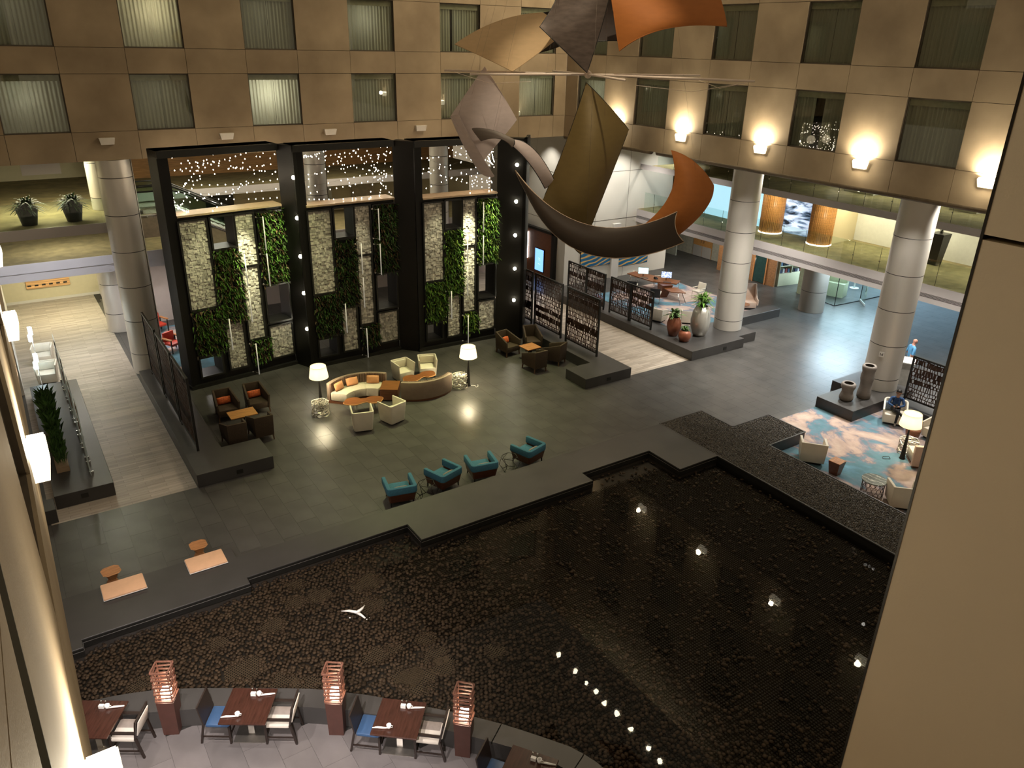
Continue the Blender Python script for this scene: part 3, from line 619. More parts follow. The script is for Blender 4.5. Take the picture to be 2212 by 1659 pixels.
obj('pot', MB().prism([(-.22, -.2), (.22, -.2), (.22, .2), (-.22, .2)], 0, 1.45, [(-.34, -.32), (.34, -.32), (.34, .32), (-.34, .32)]), M_black, t)
mb = MB()
for k in range(14): a = random.uniform(0, 6.28); mb.tube([(.05*math.cos(a), .05*math.sin(a), 1.4), (.1*math.cos(a), .1*math.sin(a), 1.8), (.2*math.cos(a), .2*math.sin(a), 2.0+random.uniform(-.2, .1))], .012, 4)
obj('reeds', mb, mat('reed', (.05, .05, .025), .8), t)
o = obj('wall_gallery', MB().box(37, 37.2, -2, 34, Z3, ZB), M_beige, kind='structure'); o['label'] = 'back wall of the second lobby gallery'
for k, (y, w) in enumerate(((22.6, 1.6), (17.5, 1.2), (13.2, 1.2))):
    o = obj('low_cabinet', MB().box(35.2, 35.8, y-w/2, y+w/2, Z3, Z3+.75), M_white, bevel=.01); tag(o, 'white low cabinet on the second gallery, %s along it' % ORD[k], 'cabinet')
# ---- lobby ground floor beyond the columns
XL = 37.7
o = obj('wall_lobby', MB().box(XL, XL+.1, 28.5, 33.0, 0, 3.3), mat('woven_timber', (.28, .13, .05), .6, var=.3, scale=22, bump=.4, bscale=30), kind='structure'); o['label'] = 'woven timber wall at the back of the lobby'
y0, y1 = atX(1632, 575, XL).y, atX(1655, 575, XL).y
t = thing('door_1', 'green glass door in the woven timber wall', 'door', (XL-.03, (y0+y1)/2, 0), kind='structure')
obj('pane', MB().box(-.02, 0, -.42, .42, .05, 2.5), mat('dark_green_glass', (.02, .05, .045), .1), t); obj('frame', MB().box(-.05, .02, -.5, -.42, 0, 2.6).box(-.05, .02, .42, .5, 0, 2.6).box(-.05, .02, -.5, .5, 2.5, 2.6), M_teak, t); obj('handle', MB().tube([(-.06, .36, .8), (-.06, .36, 1.5)], .012), M_chrome, t)
o = obj('notice', MB().box(-.02, 0, -.13, .13, -.17, .17), M_white); o.location = (XL-.005, atX(1628, 561, XL).y, 1.75); tag(o, 'small white notice on the woven timber wall', 'notice')
o = obj('wall_lobby', MB().box(39.2, 39.3, 33.0, 41, 0, 3.3), mat('pale_green_wall', (.48, .46, .36), .7), kind='structure'); o['label'] = 'pale wall beside the timber double door'
t = thing('door_2', 'orange timber double door with steel kick plates', 'door', (39.15, 35.7, 0), kind='structure')
for s in (-1, 1):
    l = obj('leaf', MB().box(-.03, .0, min(0, s*.85)+.01, max(0, s*.85)-.01, .02, 2.4), M_woodo, t); obj('kick_plate', MB().box(-.045, -.03, min(0, s*.83)+.02, max(0, s*.83)-.02, .02, .75), M_steel, l); obj('handle', MB().tube([(-.06, s*.12, .95), (-.06, s*.12, 1.35)], .014), M_chrome, l)
o = obj('wall_lobby', MB().box(37.9, 38.0, 36.9, 40, 0, 3.3), mat('glass_green_wall', (.42, .44, .36), .2), kind='structure'); o['label'] = 'pale glazed partition by the corridor'
wallseg('wall_lobby', 'far wall of the glass shop', (46, 20.5), (46, 34), 0, 3.3, emitmat('shop_wall_glow', (.5, .74, .92), .5))  # shop wall given a bluish glow in place of light falling on it
wallseg('wall_lobby', 'far dim wall of the lobby', (46, 2), (46, 20.5), 0, 3.3, M_beige)
t = thing('glass_partition', 'frameless glass wall of the shop behind the squat column', 'partition', kind='structure')
gp = [atZ(1720, 632), atZ(1802, 661), atZ(1857, 650), atZ(1960, 627)]
for a, b in zip(gp[:-1], gp[1:]):
    d = (b-a).normalized()*.01; n = Vector((-d.y, d.x, 0)); obj('pane', MB().prism([(a-n).xy, (b-n).xy, (b+n).xy, (a+n).xy], .03, 3.2), M_glass, t); obj('floor_rail', MB().bar(a+Vector((0, 0, .02)), b+Vector((0, 0, .02)), .05, .04), M_black, t)
    obj('seam_post', MB().bar((b.x, b.y, 0), (b.x, b.y, 3.2), .03), M_black, t)
t = thing('door_3', 'open glass shop door with steel bottom rail', 'door', (gp[2].x, gp[2].y, 0), -2.3, kind='structure')
obj('pane', MB().box(0, 1.0, -.006, .006, .12, 2.6), M_glass, t); obj('bottom_rail', MB().box(0, 1.0, -.03, .03, .02, .13), M_steel, t); obj('handle', MB().tube([(.9, -.05, .8), (.9, -.05, 1.9)], .02), M_chrome, t)
q = atZ(1845, 622); t = thing('pedestal_table', 'small round white pedestal table inside the glass shop', 'table', (q.x, q.y, 0)); obj('top', MB().lathe([(.4, .98), (.42, 1.0), (.42, 1.03)]), M_white2, t); obj('stem', MB().lathe([(.05, .02), (.05, .98)], seg=12), M_white2, t); obj('foot', MB().lathe([(.26, 0), (.26, .02)]), M_white2, t)
# shelf unit with goods
M_cab = mat('cream_shelving', (.62, .60, .40), .5, var=.03)
def shelf_unit(label, x, y, rz, w=1.9, bays=2):
    t = thing('shelf_unit', label, 'shelf', (x, y, 0), rz)
    obj('base_cabinet', MB().box(0, w, 0, .45, 0, .75), M_cab, t, bevel=.01)
    for k in range(bays+1): obj('upright', MB().box(w*k/bays-.02+(.02 if k == 0 else 0), w*k/bays+.02, 0, .45, .75, 2.6), M_cab, t)
    for k in range(1, 5): obj('shelf', MB().box(.02, w-.02, .02, .44, .75+.44*k-.02, .75+.44*k+.02), M_cab, t)
    obj('back', MB().box(0, w, .43, .45, .75, 2.6), M_cab, t)
    gm = [mat('goods_%d' % i, c, .5) for i, c in enumerate(((.04, .05, .09), (.5, .5, .5), (.25, .05, .05), (.08, .15, .25), (.02, .02, .02)))]
    k = 0
    for r in range(4):
        for bay in range(bays):
            n = 4
            for j in range(n):
                h = random.uniform(.16, .32); o = obj('packaged_goods', MB().box(-.07, .07, -.06, .06, 0, h*.85).box(-.05, .05, -.045, .045, h*.85, h), gm[k % 5])
                M = Matrix.Translation((x, y, 0)) @ Matrix.Rotation(rz, 4, 'Z'); p = M @ Vector((w*bay/bays+.2+.2*j, .15, .75+.44*r+.021)); o.location = p; o.rotation_euler = (0, 0, rz)
                tag(o, f'{["navy","grey","maroon","blue","black"][k % 5]} packaged item, {ORD[bay*n+j]} along the {["lowest","second","third","top"][r]} shop shelf', 'package', f'shop goods on the {["lowest","second","third","top"][r]} shelf'); k += 1
shelf_unit('cream shop shelving filled with boxed goods', 38.0, 28.45, -.15+0.0)
o = obj('wall_lobby', MB().box(37.9, 38.4, 26.2, 27.0, 0, 3.3), mat('olive_panel', (.30, .30, .18), .6), kind='structure'); o['label'] = 'olive panel beside the shop shelving'
t = thing('shop_counter', 'cream stepped counter just behind the shop glass', 'counter', (39.6, 25.6, 0), .3); obj('body', MB().box(-.4, .4, -.5, .5, 0, .8), M_cab, t, bevel=.01); obj('riser', MB().box(.0, .4, -.5, .5, .8, 1.3), M_cab, t, bevel=.01)
# ---- white corner wall with paintings and lift doors
o = obj('wall_corner', MB().prism([(26.9, 34.9), (34.95, 34.9), (34.95, 36.2), (30, 36.2), (30, 43), (26.9, 43)], 0, ZB), mat('white_wall', (.70, .66, .58), .65, var=.025, scale=.8), kind='structure'); o['label'] = 'white corner wall behind the screens'
for z in (3.55, 6.3): obj('joint_line', MB().box(26.895, 34.95, 34.894, 34.9, z, z+.02).box(26.894, 26.9, 34.9, 43, z, z+.02), M_joint, o)
for x in (29.0, 31.4): obj('joint_line', MB().box(x, x+.015, 34.894, 34.9, 0, ZB), M_joint, o)
def paint_mat():
    m = bpy.data.materials.new('blue_gold_painting'); m.use_nodes = True; N = m.node_tree.nodes; L = m.node_tree.links; b = N['Principled BSDF']; b.inputs['Roughness'].default_value = .4
    tc = N.new('ShaderNodeTexCoord'); mp = N.new('ShaderNodeMapping'); mp.inputs['Rotation'].default_value = (0, .42, 0); mp.inputs['Scale'].default_value = (.5, 1, 1); L.new(tc.outputs['Object'], mp.inputs[0])
    nz = N.new('ShaderNodeTexNoise'); nz.inputs['Scale'].default_value = 1.0; L.new(mp.outputs[0], nz.inputs['Vector'])
    wv = N.new('ShaderNodeTexWave'); wv.bands_direction = 'Z'; wv.inputs['Scale'].default_value = 1.4; wv.inputs['Distortion'].default_value = 7; wv.inputs['Detail'].default_value = 2; wv.inputs['Detail Scale'].default_value = .8; L.new(mp.outputs[0], wv.inputs['Vector'])
    r = N.new('ShaderNodeValToRGB'); e = r.color_ramp.elements; e[0].position = 0; e[0].color = (.01, .12, .26, 1); e[1].position = .70; e[1].color = (.015, .16, .34, 1); q = e.new(.82); q.color = (.75, .45, .12, 1)
    L.new(wv.outputs['Fac'], r.inputs[0]); L.new(r.outputs[0], b.inputs['Base Color']); return m
PM = paint_mat()
for k, (xa, xb) in enumerate(((1254, 1317), (1336, 1397))):
    a = atY(xa, 560, 34.86).x; b_ = atY(xb, 565, 34.86).x; zz = atY((xa+xb)/2, 574 if k == 0 else 570, 34.86).z
    t = thing('painting', ['large blue painting with gold strokes nearer the lift doors', 'large blue painting with gold strokes nearer the corridor'][k], 'painting', ((a+b_)/2, 34.86, zz+.95))
    obj('canvas', MB().box(-(b_-a)/2, (b_-a)/2, -.03, .02, -.95, .95), PM, t); obj('border', MB().box(-(b_-a)/2-.02, (b_-a)/2+.02, -.02, .03, -.97, .97), M_black, t)
o = obj('pilaster', MB().box(atY(1319, 570, 34.8).x, atY(1334, 570, 34.8).x, 34.72, 34.899, 0, 3.3), M_white); tag(o, 'slim white pilaster between the two blue paintings', 'pilaster', kind='structure')
t = thing('door_4', 'brown timber lift surround with a black portal', 'door', (26.9, 37.4, 0), kind='structure')
obj('portal', MB().box(-.25, -.005, -1.75, -1.5, 0, 2.95).box(-.25, -.005, 1.6, 1.85, 0, 2.95).box(-.25, -.005, -1.75, 1.85, 2.8, 2.95), M_black, t); obj('panelling', MB().box(-.1, -.005, -1.5, 1.6, 0, 2.8), wood('lift_wood', (.20, .075, .035), .4), t)
ya, yb = atX(1174, 560, 26.75).y, atX(1156, 560, 26.75).y; za, zb_ = atX(1165, 585, 26.75).z, atX(1165, 538, 26.75).z
t = thing('display_screen', 'bright blue upright display on the lift surround', 'screen', (26.78, (ya+yb)/2, (za+zb_)/2)); obj('bezel', MB().box(-.04, .0, -(yb-ya)/2-.04, (yb-ya)/2+.04, -(zb_-za)/2-.04, (zb_-za)/2+.04), M_black, t)
obj('display', MB().box(-.045, -.04, -(yb-ya)/2, (yb-ya)/2, -(zb_-za)/2, (zb_-za)/2), emitmat('screen_blue', (.16, .36, .95), 1.3), t)
for e in ((-.1, .1, .1, .12), (-.12, .05, 0, .02), (-.12, .1, -.25, -.23)): obj('display_line', MB().box(-.048, -.045, *e), emitmat('screen_line', (.5, .65, 1), 1.2), t)
yy = atX(1137.5, 548, 26.75).y; o = obj('light_strip', MB().box(26.72, 26.79, yy-.07, yy+.07, .9, 2.5), emitmat('strip_white', (1, .98, .95), 5)); tag(o, 'vertical white light strip beside the blue display', 'lamp')
# ---- left-hand galleries behind the plant wall
gl3 = slabobj('gallery', 'upper gallery with two potted plants above the plank walk', [('deck', MB().box(-2, 4.6, 34.02, 47, 5.9, 6.19), M_white), ('carpet', MB().box(-2, 4.6, 34.02, 47, 6.192, 6.2), M_carpet), ('fascia', MB().box(-2, 3.6, 33.98, 34.02, 5.82, 6.21), M_lav)])
railing_l = thing('glass_railing', 'glass railing in front of the two potted plants', 'railing', kind='structure')
for k in range(3): obj('pane', MB().box(-.1+1.25*k, 1.13+1.25*k, 34.03, 34.042, 6.2, 7.15), M_glass, railing_l)
gl2 = slabobj('gallery', 'lower gallery behind the plant wall', [('deck', MB().box(-2, 25, 37.65, 47, 3.7, 4.05), M_white), ('carpet', MB().box(-2, 25, 37.65, 47, 4.052, 4.06), M_carpet), ('fascia', MB().box(-2, 25, 37.6, 37.65, 3.68, 4.07), M_lav), ('fascia_lower', MB().box(-2, 25, 37.68, 37.75, 3.31, 3.68), M_lav), ('soffit', MB().box(-2, 25, 37.7, 47, 3.31, 3.36), M_white)])
gb3 = slabobj('gallery', 'far upper gallery seen through the light strings', [('deck', MB().box(4.6, 25, 40.0, 47, 5.85, 6.19), M_white), ('carpet', MB().box(4.6, 25, 40.0, 47, 6.192, 6.2), M_carpet), ('fascia', MB().box(4.6, 25, 39.95, 40, 5.85, 6.22), M_lav)])
for lab, a, m in (('cream end wall of the plank walk', (-2, 5.2, 46.2, 46.4, 0, 8.67), mat('cream_wall', (.66, .60, .42), .7, var=.02)), ('wall beside the plank walk end', (3.86, 4.1, 40.3, 46.2, 0, 3.31), M_white),
                  ('rose wall behind the red armchairs', (4.4, 25, 39.8, 40, 0, 3.31), mat('rose_wall', (.50, .42, .37), .7, var=.02)), ('beige wall of the lower gallery', (-2, 25, 42.5, 42.7, 4.06, 5.9), M_beige), ('timber wall of the far upper gallery', (4.6, 25, 44.5, 44.7, 6.2, 8.67), wood('gallery_timber', (.34, .17, .05), .5, axis=(.5, 4, 4))),
                  ('outer wall of the near corridor', (-.75, -.5, 33.3, 46.2, 0, 8.67), M_white)):
    o = obj('wall_gallery', MB().box(*a), m, kind='structure'); o['label'] = lab
obj('baseboard_end', MB().box(-.5, 3.86, 46.16, 46.2, 0, .14), M_white, kind='structure')['label'] = 'white baseboard at the end of the plank walk'
t = thing('striped_picture', 'low striped picture on the cream end wall', 'picture', (1.55, 46.15, 0)); zz = atY(120, 618, 46.1).z
obj('canvas', MB().box(-1.0, 1.0, -.05, .04, zz, zz+1.2), mat('stripe_canvas', (.75, .40, .18), .6, var=.5, scale=3, stretch=(.2, 1, 9)), t)
for k in range(6): obj('dark_block', MB().box(-.95+.33*k, -.78+.33*k, -.06, -.05, zz+.12, zz+.2), M_black, t)
o = obj('hanging_panel', MB().box(atY(45, 366, 33.4).x, atY(131, 366, 33.4).x, 33.35, 33.5, atY(88, 377, 33.4).z, ZB-.02), M_white); tag(o, 'blank white panel hung under the back facade', 'sign')
# doors and dark openings at the back of the lower gallery
for k, (x0, x1, c) in enumerate(((9.2, 10.6, (.03, .03, .03)), (15.4, 16.0, (.55, .55, .5)), (17.2, 18.6, (.5, .42, .3)))):
    o = obj('door_%d' % (5+k), MB().box(x0, x1, 42.4, 42.49, 4.06, 5.7), mat('gdoor%d' % k, c, .5), kind='structure'); o['label'] = 'door on the lower gallery, %s from the escalator' % ORD[k]
# ---- escalators
esc = thing('escalator', 'glass sided escalator running down behind the plant wall', 'escalator')
def epath(y, dz): return [(4.9, y, 6.2+dz), (6.1, y, 6.2+dz), (6.6, y, 6.08+dz), (10.2, y, 4.25+dz), (10.8, y, 4.06+dz), (11.8, y, 4.06+dz)]
for y in (34.75, 35.95, 36.25, 37.45):
    P = epath(y, .95); q = P[0]
    loop = [(q[0]+.05, y, q[2]-.95)]+[(q[0]-.1-.38*math.sin(a), y, q[2]-.42+.42*math.cos(a)*-1) for a in np.linspace(.2, PI, 9)]
    obj('handrail', MB().tube(loop+P, .035, 6), M_black, esc)
    m = MB(); pl0 = epath(y, 0)
    for i in range(5):
        a, b = pl0[i], pl0[i+1]; m.hexa([(a[0], y-.006, a[2]+.05), (b[0], y-.006, b[2]+.05), (b[0], y+.006, b[2]+.05), (a[0], y+.006, a[2]+.05)], [(a[0], y-.006, a[2]+.93), (b[0], y-.006, b[2]+.93), (b[0], y+.006, b[2]+.93), (a[0], y+.006, a[2]+.93)])
    obj('glass_side', m, M_glass, esc)
    obj('skirt', MB().tube([(a[0], y, a[2]+.02) for a in pl0], .05, 5), M_chrome, esc)
for y0 in (34.8, 36.3):
    for k in range(26):
        x = 5.2+.22*k; z = 6.2 if x < 6.3 else max(4.06, 6.2-(x-6.3)*.51); obj('step', MB().box(x, x+.21, y0, y0+1.1, z-.12, z), M_steel, esc)
m = MB().add([(4.5, 34.7, 6.1), (6.3, 34.7, 6.1), (10.6, 34.7, 4.0), (10.6, 34.7, 3.4), (9.6, 34.7, 3.4), (5.6, 34.7, 5.3), (4.5, 34.7, 5.3)], [(0, 1, 2, 3, 4, 5, 6)])
m.add([(4.5, 37.5, 6.1), (6.3, 37.5, 6.1), (10.6, 37.5, 4.0), (10.6, 37.5, 3.4), (9.6, 37.5, 3.4), (5.6, 37.5, 5.3), (4.5, 37.5, 5.3)], [(6, 5, 4, 3, 2, 1, 0)]).box(4.5, 4.6, 34.7, 37.5, 5.3, 6.1)
obj('truss_cladding', m, mat('escalator_clad', (.45, .38, .28), .6), esc)
point('escalator_light', (8.2, 36.1, 6.3), 25, NEUT, .1)

# ================================================================ WALL SCONCES
M_sc = mat('sconce_white', (.75, .70, .62), .5, var=.02); M_scl = emitmat('sconce_glow', (1, .90, .70), 9.0); M_scf = emitmat('sconce_front_glow', (1, .88, .64), 1.4)
def sconce(label, loc, rz, lit, group, power=26, down=0):
    t = thing('wall_sconce', label, 'sconce', loc, rz, group)           # back on the wall at local y=0, front towards -y
    h = lambda: MB().hexa([(-.22, -.12, -.12), (.22, -.12, -.12), (.22, 0, -.12), (-.22, 0, -.12)], [(-.27, -.16, .12), (.27, -.16, .12), (.27, 0, .12), (-.27, 0, .12)])
    obj('shade', h, M_scf if lit else M_sc, t, key='sconce%d' % lit)
    if lit:
        obj('diffuser', lambda: MB().box(-.24, .24, -.15, -.01, .121, .16), M_scl, t, key='sconcetop')
        l = bpy.data.lights.new('sconce_lamp', 'AREA'); l.shape = 'RECTANGLE'; l.size = .46; l.size_y = .12; l.energy = power; l.color = (1, .87, .64); l.spread = 2.7
        o = bpy.data.objects.new('sconce_lamp', l); COL.objects.link(o); o.parent = t; o.location = (0, -.14, .17); o.rotation_euler = (PI-.1, 0, 0)
        point('sconce_glow_lamp', (0, -.32, .1), power*.35, (1, .87, .64), .12, t)
        if down:
            o = spot('added_fill_spot', (0, -.3, -.14), down[:3], down[3], (1, .90, .86), down[4], .9, .08); o.parent = t  # spot added to light the terrace and pool, not part of the sconce
for i, x in enumerate((3.97, 8.27, 12.56, 16.85, 21.1)): sconce(f'unlit white box sconce, {ORD[i]} along the back facade', (x, 33, 9.36), 0, 0, 'sconces on the back facade')
for i, y in enumerate((28.95, 24.7, 20.45, 16.15, 11.9)): sconce(f'glowing box sconce, {ORD[i]} from the corner on the lobby facade', (25, y, 9.42), -PI/2, 1, 'sconces on the lobby facade', 75)
for i, y in enumerate((3.38, 7.6, 11.79, 15.96, 20.2, 24.4)): sconce(f'glowing box sconce, {ORD[i]} along the near wall', (-.2, y, 9.38), PI/2, 1, 'sconces on the near wall', 30, ((7.5, -2.3, -9.2, 3000, 50), (4.3, -2.2, -9.2, 2600, 58), (1.0, -2.5, -9, 700, 95), (1.0, -2.5, -9, 350, 90), 0, 0)[i])

# ================================================================ PLANT WALL
GZ = 9.22; GD = .9
BAY = [((5.15, 30.55), (9.62, 31.15)), ((9.98, 30.30), (14.22, 30.42)), ((14.88, 29.75), (18.85, 29.6))]
M_stone = per_island(mat('split_stone', (.50, .47, .41), .8, var=.12, scale=12, bump=.2), .55, 1.35)
def leafmat(name, c, lo=.35, hi=1.7):
    m = per_island(mat(name, c, .55, var=.25, scale=5), lo, hi); return m
M_leaf = leafmat('leaf_green', (.07, .15, .022)); M_leafd = leafmat('leaf_deep', (.04, .085, .018)); M_leafr = leafmat('leaf_bronze', (.09, .055, .025)); M_leaf2 = leafmat('leaf_lime', (.14, .20, .03))
def leaves(n, fn, l=.16, w=.035):
    """n curved blades; fn(i) -> (base, direction, length factor)"""
    vs = []; fs = []
    for i in range(n):
        b, d, k = fn(i); d = Vector(d).normalized(); s = d.cross(Vector((0, 0, 1))); s = (s if s.length > .1 else Vector((1, 0, 0))).normalized()*w*k; L_ = l*k
        m1 = b+d*L_*.5+Vector((0, 0, .05*L_)); e = b+d*L_-Vector((0, 0, .28*L_)); o = len(vs)
        vs += [b, m1-s, e, m1+s]; fs += [(o, o+1, o+2), (o, o+2, o+3)]
    return MB().add(vs, fs)
# cells of one bay measured on the first bay: (kind, four picture corners)
q3 = lambda x, y: (330+x*350/1117, 300+y*350/1117)
CELLS = [('stone', (178, 580), (360, 555), (443, 1150), (272, 1185)), ('stone', (562, 525), (690, 512), (718, 862), (606, 880)), ('stone', (612, 893), (718, 878), (775, 1360), (672, 1385)), ('stone', (808, 1298), (955, 1268), (972, 1475), (832, 1510)), ('stone', (508, 1285), (615, 1257), (656, 1560), (540, 1588)),
         ('green', (425, 790), (585, 750), (628, 1235), (482, 1262)), ('green', (722, 515), (895, 495), (938, 965), (770, 1010)), ('green', (278, 1195), (470, 1175), (512, 1445), (318, 1495)), ('green', (675, 1395), (795, 1380), (815, 1510), (705, 1535)),
         ('open', (398, 548), (552, 525), (573, 735), (420, 765)), ('open', (778, 1020), (930, 990), (955, 1235), (803, 1268)), ('open', (328, 1515), (440, 1500), (520, 1600), (345, 1640)), ('lights', (105, 128), (865, 80), (888, 440), (168, 548))]
A0 = Vector((*BAY[0][0], 0)); A1 = Vector((*BAY[0][1], 0)); AU = (A1-A0).normalized(); AW = (A1-A0).length
LAY = []
for c in CELLS:
    uv = [atP(*q3(*p), A0, AU) for p in c[1:]]; u = [a/AW for a, _ in uv]; v = [b for _, b in uv]
    LAY.append((c[0], (u[0]+u[3])/2, (u[1]+u[2])/2, (v[2]+v[3])/2, (v[0]+v[1])/2))
BARS = [((708, 520), (752, 535), (785, 765)), ((735, 745), (785, 790), (808, 1015)), ((580, 773), (630, 793), (655, 1015)), ((615, 1020), (658, 1042), (688, 1260)), ((480, 1212), (523, 1240), (553, 1452)), ((660, 1388), (710, 1410), (733, 1622))]
BL = []
for h, a, b in BARS: (u0, v0), (u1, v1), (u2, v2) = (atP(*q3(*p), A0-Vector((-AU.y, AU.x, 0))*.28, AU) for p in (h, a, b)); BL.append((((u1+u2)/2)/AW, v1, v2))
BN = ['nearest', 'middle', 'furthest']
def stone_panel(w, h):
    mb = MB(); y = 0
    while y < h-.02:
        rh = min(random.choice((.06, .08, .11)), h-y); x = 0
        while x < w-.02:
            rw = min(random.uniform(.05, .16), w-x)
            if w-x-rw < .05: rw = w-x
            d = random.uniform(.01, .055); mb.add([(x+.004, -d, y+.004), (x+rw-.004, -d, y+.004), (x+rw-.004, -d, y+rh-.004), (x+.004, -d, y+rh-.004), (x+.002, .01, y+.002), (x+rw-.002, .01, y+.002), (x+rw-.002, .01, y+rh-.002), (x+.002, .01, y+rh-.002)], [(0, 1, 2, 3), (1, 0, 4, 5), (2, 1, 5, 6), (3, 2, 6, 7), (0, 3, 7, 4)]); x += rw
        y += rh
    return mb
for bi, (p0, p1) in enumerate(BAY):
    a = Vector((*p0, 0)); b = Vector((*p1, 0)); U = (b-a).normalized(); Wd = (b-a).length; rz = math.atan2(U.y, U.x)
    t = thing('plant_wall_bay', f'{BN[bi]} tall black bay of planted and stone panels', 'plant wall', a, rz)   # local x along, y into the wall
    # box frame with its openings: strips between the sorted cell edges
    cells = LAY
    xs = sorted({0, Wd} | {max(.05, min(Wd-.05, c[k]*Wd)) for c in cells for k in (1, 2)}); zs = sorted({0, GZ} | {max(.12, c[k]) for c in cells for k in (3, 4)})
    fr = MB()
    for i in range(len(xs)-1):
        j = 0
        while j < len(zs)-1:
            def hole(j): cx, cz = (xs[i]+xs[i+1])/2, (zs[j]+zs[j+1])/2; return any(c[1]*Wd < cx < c[2]*Wd and c[3] < cz < c[4] for c in cells if c[0] in ('open', 'lights'))
            if hole(j): j += 1; continue
            k = j
            while k < len(zs)-1 and not hole(k): k += 1
            fr.box(xs[i], xs[i+1], .06, GD, zs[j], zs[k]); j = k
    obj('frame_body', fr, M_blackgloss, t)
    gm = MB()   # raised black mullions round every cell
    for c in cells:
        if c[0] == 'lights': continue
        u0, u1, v0, v1 = c[1]*Wd, c[2]*Wd, c[3], c[4]
        for e in ((u0-.07, u0, v0-.05, v1+.05), (u1, u1+.07, v0-.05, v1+.05), (u0, u1, v0-.07, v0), (u0, u1, v1, v1+.07)): gm.box(e[0], e[1], -.03, .07, max(.02, e[2]), e[3])
    obj('mullions', gm, M_black, t)
    obj('head', MB().box(-.02, Wd+.02, -.12, GD, GZ-.25, GZ), M_black, t); obj('end_post', MB().box(-.02, .10, -.06, GD, 0, GZ), M_blackgloss, t); obj('plinth', MB().box(-.05, Wd+.02, -.1, GD, 0, .14), M_black, t)
    for c in cells:
        u0, u1, v0, v1 = c[1]*Wd, c[2]*Wd, c[3], c[4]
        if c[0] == 'stone':
            o = obj('stone_panel', stone_panel(u1-u0, v1-v0), M_stone, t); o.location = (u0, .05, v0)
        elif c[0] == 'green':
            ar = (u1-u0)*(v1-v0); n = int(ar*430); obj('planting_felt', MB().box(u0, u1, .03, .055, v0, v1), mat('felt_black', (.006, .006, .004), .95), t)
            def fn(i):
                x = random.uniform(u0-.03, u1+.05); z = random.uniform(v0-.02, v1+.04); return Vector((x, .02, z)), (random.uniform(-.9, .9), -.8, random.uniform(-.9, .7)), random.uniform(.5, 1.6)
            big = [leaves(int(n*.62), fn, .20, .024), leaves(int(n*.38), fn, .17, .028)]
            sel = {(0, 0): (M_leafd, M_leafr)}.get((bi, 0))
            mats = [(M_leaf, M_leafr), (M_leafd, M_leafr), (M_leaf, M_leaf2)][bi]
            for q, mm in zip(big, mats): obj('foliage', q, mm, t, kind='stuff')
            obj('tray', MB().box(u0-.02, u1+.02, -.1, .06, v0-.1, v0-.04), M_black, t)
        elif c[0] == 'lights':
            obj('sill', MB().box(u0, u1, -.02, GD, v0-.06, v0+.01), mat('sill_bronze', (.52, .38, .25), .4, metal=.1), t)
    # clear acrylic rods on round standoffs
    for (bu, z1, z0) in BL:
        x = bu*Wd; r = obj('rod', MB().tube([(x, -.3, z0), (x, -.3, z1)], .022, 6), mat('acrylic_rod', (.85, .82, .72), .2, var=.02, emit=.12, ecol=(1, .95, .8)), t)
        for z in (z0+.05, z1-.05): obj('standoff', MB().tube([(x, -.3, z), (x-.16, .0, z)], .010, 5).ball((x-.16, -.04, z), .05), M_chrome, r)
    # strings of little lamps across the top opening
    c = [c for c in cells if c[0] == 'lights'][0]; u0, u1, v0, v1 = c[1]*Wd, c[2]*Wd, c[3], c[4]
    sl = thing('string_lights', f'warm fairy lights strung across the {BN[bi]} bay of the plant wall', 'string lights', a, rz, 'fairy lights in the plant wall')
    wires = MB(); bulbs = MB(); rr = random.Random(bi+3)
    for s in range(15):
        def edge(k): return [(u0+.03, rr.uniform(v0+.05, v1-.03)), (rr.uniform(u0, u1), v1-.03), (u1-.03, rr.uniform(v0+.05, v1-.03)), (rr.uniform(u0, u1), v0+.05)][k]
        k0 = rr.choice((0, 0, 1, 2)); k1 = rr.choice([k for k in (0, 1, 2, 3, 2) if k != k0]); ea, eb = edge(k0), edge(k1)
        A = Vector((ea[0], rr.uniform(.15, .7), ea[1])); B = Vector((eb[0], rr.uniform(.15, .7), eb[1])); sag = rr.uniform(.0, .16); pts = []
        for k in range(15):
            f = k/14; p = A.lerp(B, f); p.z = max(v0+.03, p.z-sag*4*f*(1-f)); pts.append(p)
            if k % 2 == 0 or rr.random() < .55: bulbs.ball(p-Vector((0, 0, .02)), .019, .019, .026, 5, 3)
        wires.tube(pts, .003, 3)
    obj('wires', wires, M_black, sl); obj('bulbs', bulbs, emitmat('fairy_bulb', (1, .84, .66), 14), sl, kind='stuff')
    for k in range(3): point('fairy_glow', (u0+(u1-u0)*(.2+.3*k), .35, (v0+v1)/2), 3.0, (1, .8, .55), .25, sl)
